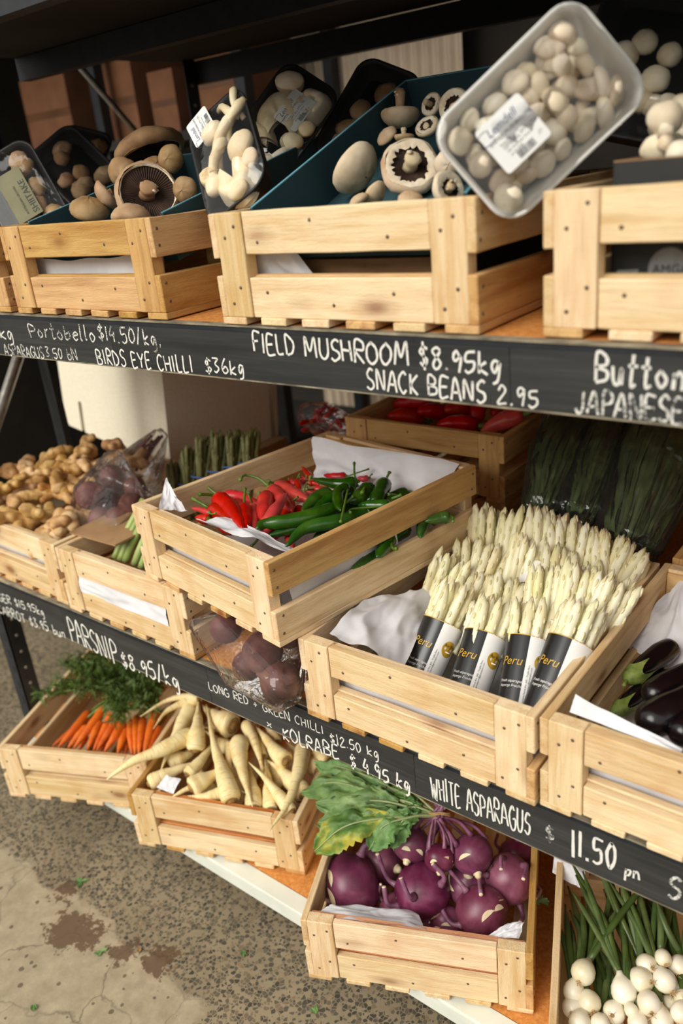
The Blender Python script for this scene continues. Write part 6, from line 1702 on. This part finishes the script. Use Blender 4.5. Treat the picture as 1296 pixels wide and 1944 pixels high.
# ------------------------------------------------------------------ plastic bags
def hull_bag(balls, mat_, name, parent, loc, seed, amp=.005, nu=44, nv=28):
    mb = MB(); v = []
    for j in range(nv+1):
        th = pi*j/nv
        for i in range(nu):
            a = 2*pi*i/nu; d = Vector((sin(th)*cos(a), sin(th)*sin(a), cos(th)))
            c, r = max(balls, key=lambda b: b[0].dot(d) + b[1])
            p = c + d*r
            k = abs(mnoise.noise(p*26+Vector((seed,0,seed)))) + .6*abs(mnoise.noise(p*60+Vector((seed,5,0))))
            v.append(p + d*(amp*(k*1.6-.2)) - loc)
    f = []
    for j in range(nv):
        for i in range(nu): f.append((j*nu+i, (j+1)*nu+i, (j+1)*nu+(i+1)%nu, j*nu+(i+1)%nu))
    mb.add(v, f, 0, True)
    return mb.build(name, mat_, parent)
def beet_bag(label, beets, extra, seed, stalks=()):
    B = [(Vector(c), r) for c, r in beets]
    loc = B[0][0].copy()
    t = thing('beetroot_bag', label, 'bag of beetroot', loc)
    for i, (c, r) in enumerate(B):
        mb = MB(); d = Vector((sin(i*2.1+seed), cos(i*1.7+seed), .5)).normalized()
        mb.lathe([(r*.03,-r*.98),(r*.45,-r*.86),(r*.85,-r*.45),(r*.98,0),(r*.88,r*.45),(r*.5,r*.84),(r*.16,r*1.02),(r*.05,r*1.25)], 18, frame(c-loc, d), 0, .14, i+seed); mb.build('beetroot', M['beet'], t)
    for i, (a, b) in enumerate(stalks):
        a, b = Vector(a)-loc, Vector(b)-loc
        for k in range(6):
            sb = MB(); o = Vector((sin(k*2.3)*.012, cos(k*1.9)*.012, sin(k)*.006)); sb.tube(cat_rom([a+o*.6, a.lerp(b,.5)+o+Vector((0,0,.01)), b+o], 8), [.0045,.0045,.004,.004,.0038,.0035,.003,.003], 7); sb.build('stalk', M['beet_stalk'], t)
    hull_bag([(c, r*1.06+.002) for c, r in B] + [(Vector(e), rr) for e, rr in extra], M['bag'], 'plastic_bag', t, loc, seed)
    return t
G_ = BEET_BAG
beet_bag('clear plastic bag of beetroot lying across the ginger and green asparagus crates', BEET_A[:3] + BEET_A[5:], [(G_[0], .02), (G_[1], .014), (G_[2], .012)], 1.0)
beet_bag('clear bag of beetroot with purple stalks, behind the front beetroot bag', BEET_A[3:5], [(G_[3], .015), (G_[4], .02), (G_[5], .02)], 4.0, [(G_[5], G_[4])])
beet_bag('clear plastic bag of beetroot hanging over the price board beside the white asparagus crate', BEET_C, [(G_[6], .008), (G_[7], .012), (G_[8], .012), (G_[9], .008)], 7.0)
glab = ['cellophane bag of dark leafy greens beside the red pepper crate', 'narrow cellophane bag of greens, middle of the three at the back', 'large cellophane bag of long green leaves with bright glints, at the picture edge']
rv_ = random.Random(63)
for i, (a, b, r) in enumerate(GREENBAG):
    a, b = Vector(a), Vector(b); b = b + (b-a)*.15; a = a - (b-a)*.02
    t = thing('bagged_greens', glab[i], 'bag of greens', a, group='bagged greens')
    ax = (b-a).normalized(); Mx = frame((0,0,0), ax); ln = (b-a).length
    lb = MB()
    for k in range(120):
        an = rv_.uniform(0, 6.28); q = r*.92*sqrt(rv_.uniform(.2,1))
        p0 = Mx @ Vector((cos(an)*q*.6, sin(an)*q*.6, rv_.uniform(-.03,.03))); p1 = Mx @ Vector((cos(an)*q, sin(an)*q, ln*rv_.uniform(.4,.6))); p2 = Mx @ Vector((cos(an+.4)*q*.85, sin(an+.4)*q*.85, ln*rv_.uniform(.8,1.08)))
        Q = cat_rom([p0, p1, p2], 14); sd = rv_.random()*20; w = rv_.uniform(.003, .013)
        def fn(u, v):
            j = min(int(v*12.99), 12); qq = Q[j].lerp(Q[j+1], v*13-j if v < 1 else 1)
            out_ = (qq - Mx @ Vector((0,0,(qq.dot(ax))))).normalized(); s_ = ax.cross(out_)
            return qq + s_*((u-.5)*2*w*(.35+.65*sin(pi*v))*(1+.5*mnoise.noise(Vector((v*11, sd, u))))) + out_*(.012*mnoise.noise(Vector((u*3+sd, v*9, sd))) - .5*abs(u-.5)*w)
        lb.grid(fn, 5, 18)
    lv = lb.build('leaves', M['veg_green'], t); lv['kind'] = 'stuff'
    hull_bag([(a, r*.75), (a.lerp(b,.5), r*1.0), (b, r*.85)], M['bag'], 'cellophane', t, a, i*3.3+2, .010, 52, 34)

# ------------------------------------------------------------------ red peppers behind, bagged chillies
pl = []
rr_ = random.Random(71)
for i, (A, B, r) in enumerate(PEPPER):
    A, B = Vector(A), Vector(B); loc = A; t = thing('red_pepper', 'x', 'pepper', loc)
    d = (B-A); d = d if d.length > .09 else d.normalized()*.09
    mb, Q = rodmesh([A, A+d*.5+Vector((0,0,.006)), A+d], r*1.15, [(0,.1),(.08,.5),(.35,.85),(.7,1),(.92,.8),(1,.35)], 14, 16, .16, i*3, loc=loc); mb.build('fruit', M['red'], t)
    sb = MB(); e = Q[-1]; dd = (Q[-1]-Q[-2]).normalized(); sb.tube([e-dd*.004, e+dd*.012, e+dd*.022+Vector((0,0,.006))], [.008,.005,.0055], 8); sb.build('stem', M['stem_green'], t)
    pl.append((t, (A+B)/2))
rank_labels(pl, 'long red pepper', 'the pepper crate', 2, 'red peppers')
c = Vector((-1.235, .62, .915)); t = thing('chilli_bag', 'clear bag of small red chillies beside the red pepper crate', 'bag of chillies', c)
for k in range(14):
    p = Vector((rr_.gauss(0,.025), rr_.gauss(0,.02), rr_.gauss(0,.012))); d = Vector((rr_.gauss(0,1), rr_.gauss(0,1), rr_.gauss(0,.4))).normalized()
    mb = MB(); mb.tube([p, p+d*.015, p+d*.03, p+d*.04], [.004,.006,.005,.001], 8); mb.build('chilli', M['red'], t)
hull_bag([(c, .04), (c+Vector((.04,0,-.005)), .03), (c+Vector((-.04,0,.005)), .03)], M['bag'], 'plastic_bag', t, c, 9.0)
# ------------------------------------------------------------------ green asparagus
gsp = [spear_mesh(100+s, .15, .0062, 'g_asp', 'g_asp') for s in range(3)]
M['blue_band'] = mat('blue_rubber_band', [(0.3, (40, 84, 140)), (0.7, (60, 104, 160))], 40, rough=0.5)
L_ = []
for i, (A, B) in enumerate(GREENASP):
    A, B = Vector(A), Vector(B); ax = (B-A).normalized()*.6 + Vector((0,.15,.75)); ax.normalize(); t = thing('green_asparagus_bunch', 'x', 'asparagus', A)
    Mx = frame((0,0,0), ax)
    for k in range(11):
        an = k*2.4; q = .024*sqrt((k+.3)/11)
        inst(gsp[k % 3], 'spear', t, Mx @ frame((cos(an)*q, sin(an)*q, (B-A).length + rr_.uniform(-.012,.008)), (cos(an)*.12, sin(an)*.12, 1)))
    bb = MB(); bb.tube([Mx @ Vector((.026*cos(2*pi*k/18), .026*sin(2*pi*k/18), -.02)) for k in range(19)], .002, 6, caps=False); bb.build('rubber_band', M['blue_band'], t)
    L_.append((t, B))
rank_labels(L_, 'dark green asparagus bunch', 'the shaded crate end', 2, 'green asparagus bunches')
A = Vector(GREENSTEM[0][0]); t = thing('green_asparagus_bunch', 'pale cut asparagus stalks pointing to the crate front beside the chilli crate', 'asparagus', A)
for a, b in GREENSTEM:
    sb = MB(); a, b = Vector(a)-A, Vector(b)-A; sb.tube(cat_rom([a, a.lerp(b,.5)+Vector((0,0,.004)), b + (b-a)*.5], 10), .0082, 10, 0, True, .06, seed=a.x*9); sb.build('stalk', M['g_asp_pale'], t)
t = thing('cardboard_sheet', 'piece of brown cardboard under the front beetroot bag', 'cardboard', (-1.50, .06, .7965))
mb = MB(); slab(mb, (-.005, .0, 0), (.16, .0, .004), (.02, .16, .012), (0, 0, .004)); mb.build('sheet', M['card'], t)

# ------------------------------------------------------------------ polystyrene box
BL, BR, TR, TL = [Vector(p) for p in STYRO]
ux = (BR-BL); wv = ux.length; ux.normalize(); uz = (TL-BL) - ux*((TL-BL).dot(ux)); hv = uz.length; uz.normalize(); uy = uz.cross(ux)
if uy.y < 0: uy = -uy
def poly_wall(name, parent, O, a, b, n, pts, th=.028):
    mb = MB(); k = len(pts); v = [O + a*x + b*y for x, y in pts] + [O + a*x + b*y + n*th for x, y in pts]
    f = [tuple(range(k)), tuple(range(2*k-1, k-1, -1))] + [(i, k+i, k+(i+1)%k, (i+1)%k) for i in range(k)]
    me = MB().add(v, f, 0, True)
    o = me.build(name, M['styro'], parent)
    bm = bmesh.new(); bm.from_mesh(o.data); bmesh.ops.triangulate(bm, faces=[q for q in bm.faces if len(q.verts) > 4]); bmesh.ops.recalc_face_normals(bm, faces=bm.faces); bm.to_mesh(o.data); bm.free()
    return o
st = thing('polystyrene_box', 'large broken white polystyrene box leaning under the top shelf', 'box', BL)
Z0 = Vector((0,0,0)); dv = .36; h1 = (TR-BR).length
def jag(x0, y0, x1, y1, n, a, s):
    return [(x0+(x1-x0)*i/n, y0+(y1-y0)*i/n + a*mnoise.noise(Vector((i*1.7, s, 0)))) for i in range(n+1)]
poly_wall('wall', st, Z0, ux, uz, uy, [(0,.02),(.02,.0),(wv*.17,0),(wv*.17,h1*.32),(wv*.19,h1*.34),(wv*.205,h1*.32),(wv*.205,0),(wv,0)] + [(wv,h1*.97)] + jag(wv*.97, h1, wv*.78, h1*.96, 6, .012, 1) + jag(wv*.76, h1*.93, wv*.58, h1*1.12, 6, .012, 2) + [(0, h1*1.2)])
poly_wall('wall', st, ux*(wv-.028)+uy*.028, uy, uz, ux, [(0,0),(dv,0)] + jag(dv, h1*1.02, 0, h1*.98, 12, .02, 3))
poly_wall('wall', st, uy*.028, uy, uz, ux, [(0,0),(dv,0),(dv,h1*1.1),(0,h1*1.1)])
poly_wall('wall', st, uy*(dv), ux, uz, uy, [(0,0),(wv,0),(wv,h1*.9),(0,h1*.9)])
poly_wall('base', st, ux*.028+uy*.028+uz*.002, ux, uy, uz, [(0,0),(wv-.056,0),(wv-.056,dv-.028),(0,dv-.028)])

# ------------------------------------------------------------------ hidden supports and the store behind
bx = thing('cardboard_carton', 'low shaded cardboard carton under the polystyrene box', 'carton', (-1.95, .56, Z2))
mb = MB(); slab(mb, (0, 0, .0005), (.30, 0, 0), (0, .36, 0), (0, 0, .075)); mb.build('body', M['card'], bx)
rk_ = thing('storage_rack', 'dark steel storage rack with cartons in the store behind the shelves', 'rack', (-2.7, 1.5, 0))
for x in (-.72, .0, .72):
    for y in (-.22, .22):
        mb = MB(); slab(mb, (x-.02, y-.02, 0), (.04,0,0), (0,.04,0), (0,0,2.1)); mb.build('post', M['navy'], rk_)
for z in (.55, 1.10, 1.62, 2.06):
    mb = MB(); slab(mb, (-.74, -.24, z-.03), (1.48,0,0), (0,.48,0), (0,0,.03)); mb.build('shelf_board', M['dark'], rk_)
M['tape'] = mat('brown_tape', [(0.3, (86, 58, 40)), (0.7, (108, 74, 50))], 8, rough=0.4)
M['card_dim'] = mat('carton_darkened_for_dim_store', [(0.3, (104, 66, 42)), (0.7, (130, 86, 56))], 8, rough=0.85)  # cardboard darkened so its colour carries the dimness of the store
cl = ['tan carton at the end of the rear storage rack', 'brown carton with an open top in the rear rack, beside the steel brace', 'orange-brown carton in the rear rack beside the dark post', 'small orange-brown carton in the rear rack behind the oyster trays', 'brown carton low in the rear rack', 'brown carton low in the rear rack beside the dark post']
for i, (x, z, w, h, m) in enumerate(((-.42, 1.6205, .30, .27, 'card_dim'), (-.03+.06, 1.6205, .19, .26, 'card_dim'), (.27, 1.6205, .13, .20, 'card_dim'), (.52, 1.6205, .20, .26, 'card_dim'), (-.40, 1.1005, .36, .3, 'card_dim'), (.36, 1.1005, .34, .26, 'card'))):
    t = thing('cardboard_carton', cl[i], 'carton', (-2.7+x, 1.34, z), group=None)
    mb = MB(); slab(mb, (-w/2, 0, 0), (w,0,0), (0,.30,0), (0,0,h)); b_ = mb.build('body', M[m], t)
    tb = MB(); slab(tb, (-w/2, -.001, h*.45), (w,0,0), (0,.001,0), (0,0,h*.1)); tb.build('tape', M['tape'], b_)

# ------------------------------------------------------------------ scraps on the floor
rl = random.Random(88)
sl = ['green leaf scrap on the dark aggregate under the parsnip crate', 'green leaf scrap beside the brown floor stain', 'small dry scrap on the concrete beside the stain', 'small green scrap on the speckled floor by the white shelf edge', 'small green leaf lying on the smooth concrete patch', 'green scrap on the floor under the kohlrabi crate']
for i, p in enumerate(SCRAPS):
    p = Vector((p[0], p[1], .0006)); mb = MB()
    for k in range(5 if i in (0, 1) else 2):
        a = rl.uniform(0, 6.28); l = rl.uniform(.012, .02); d = Vector((cos(a), sin(a), .15)); s_ = Vector((-sin(a), cos(a), 0))
        mb.grid(lambda u, v: d*(l*v) + s_*((u-.5)*.008*sin(pi*(v*.85+.1))) + Vector((0,0,.0015+.001*sin(u*6+v*4))), 5, 6)
    o = mb.build('leaf_scrap', M['leaf'] if i != 2 else M['brown']); o.location = p
    tag(o, sl[i], 'leaf')
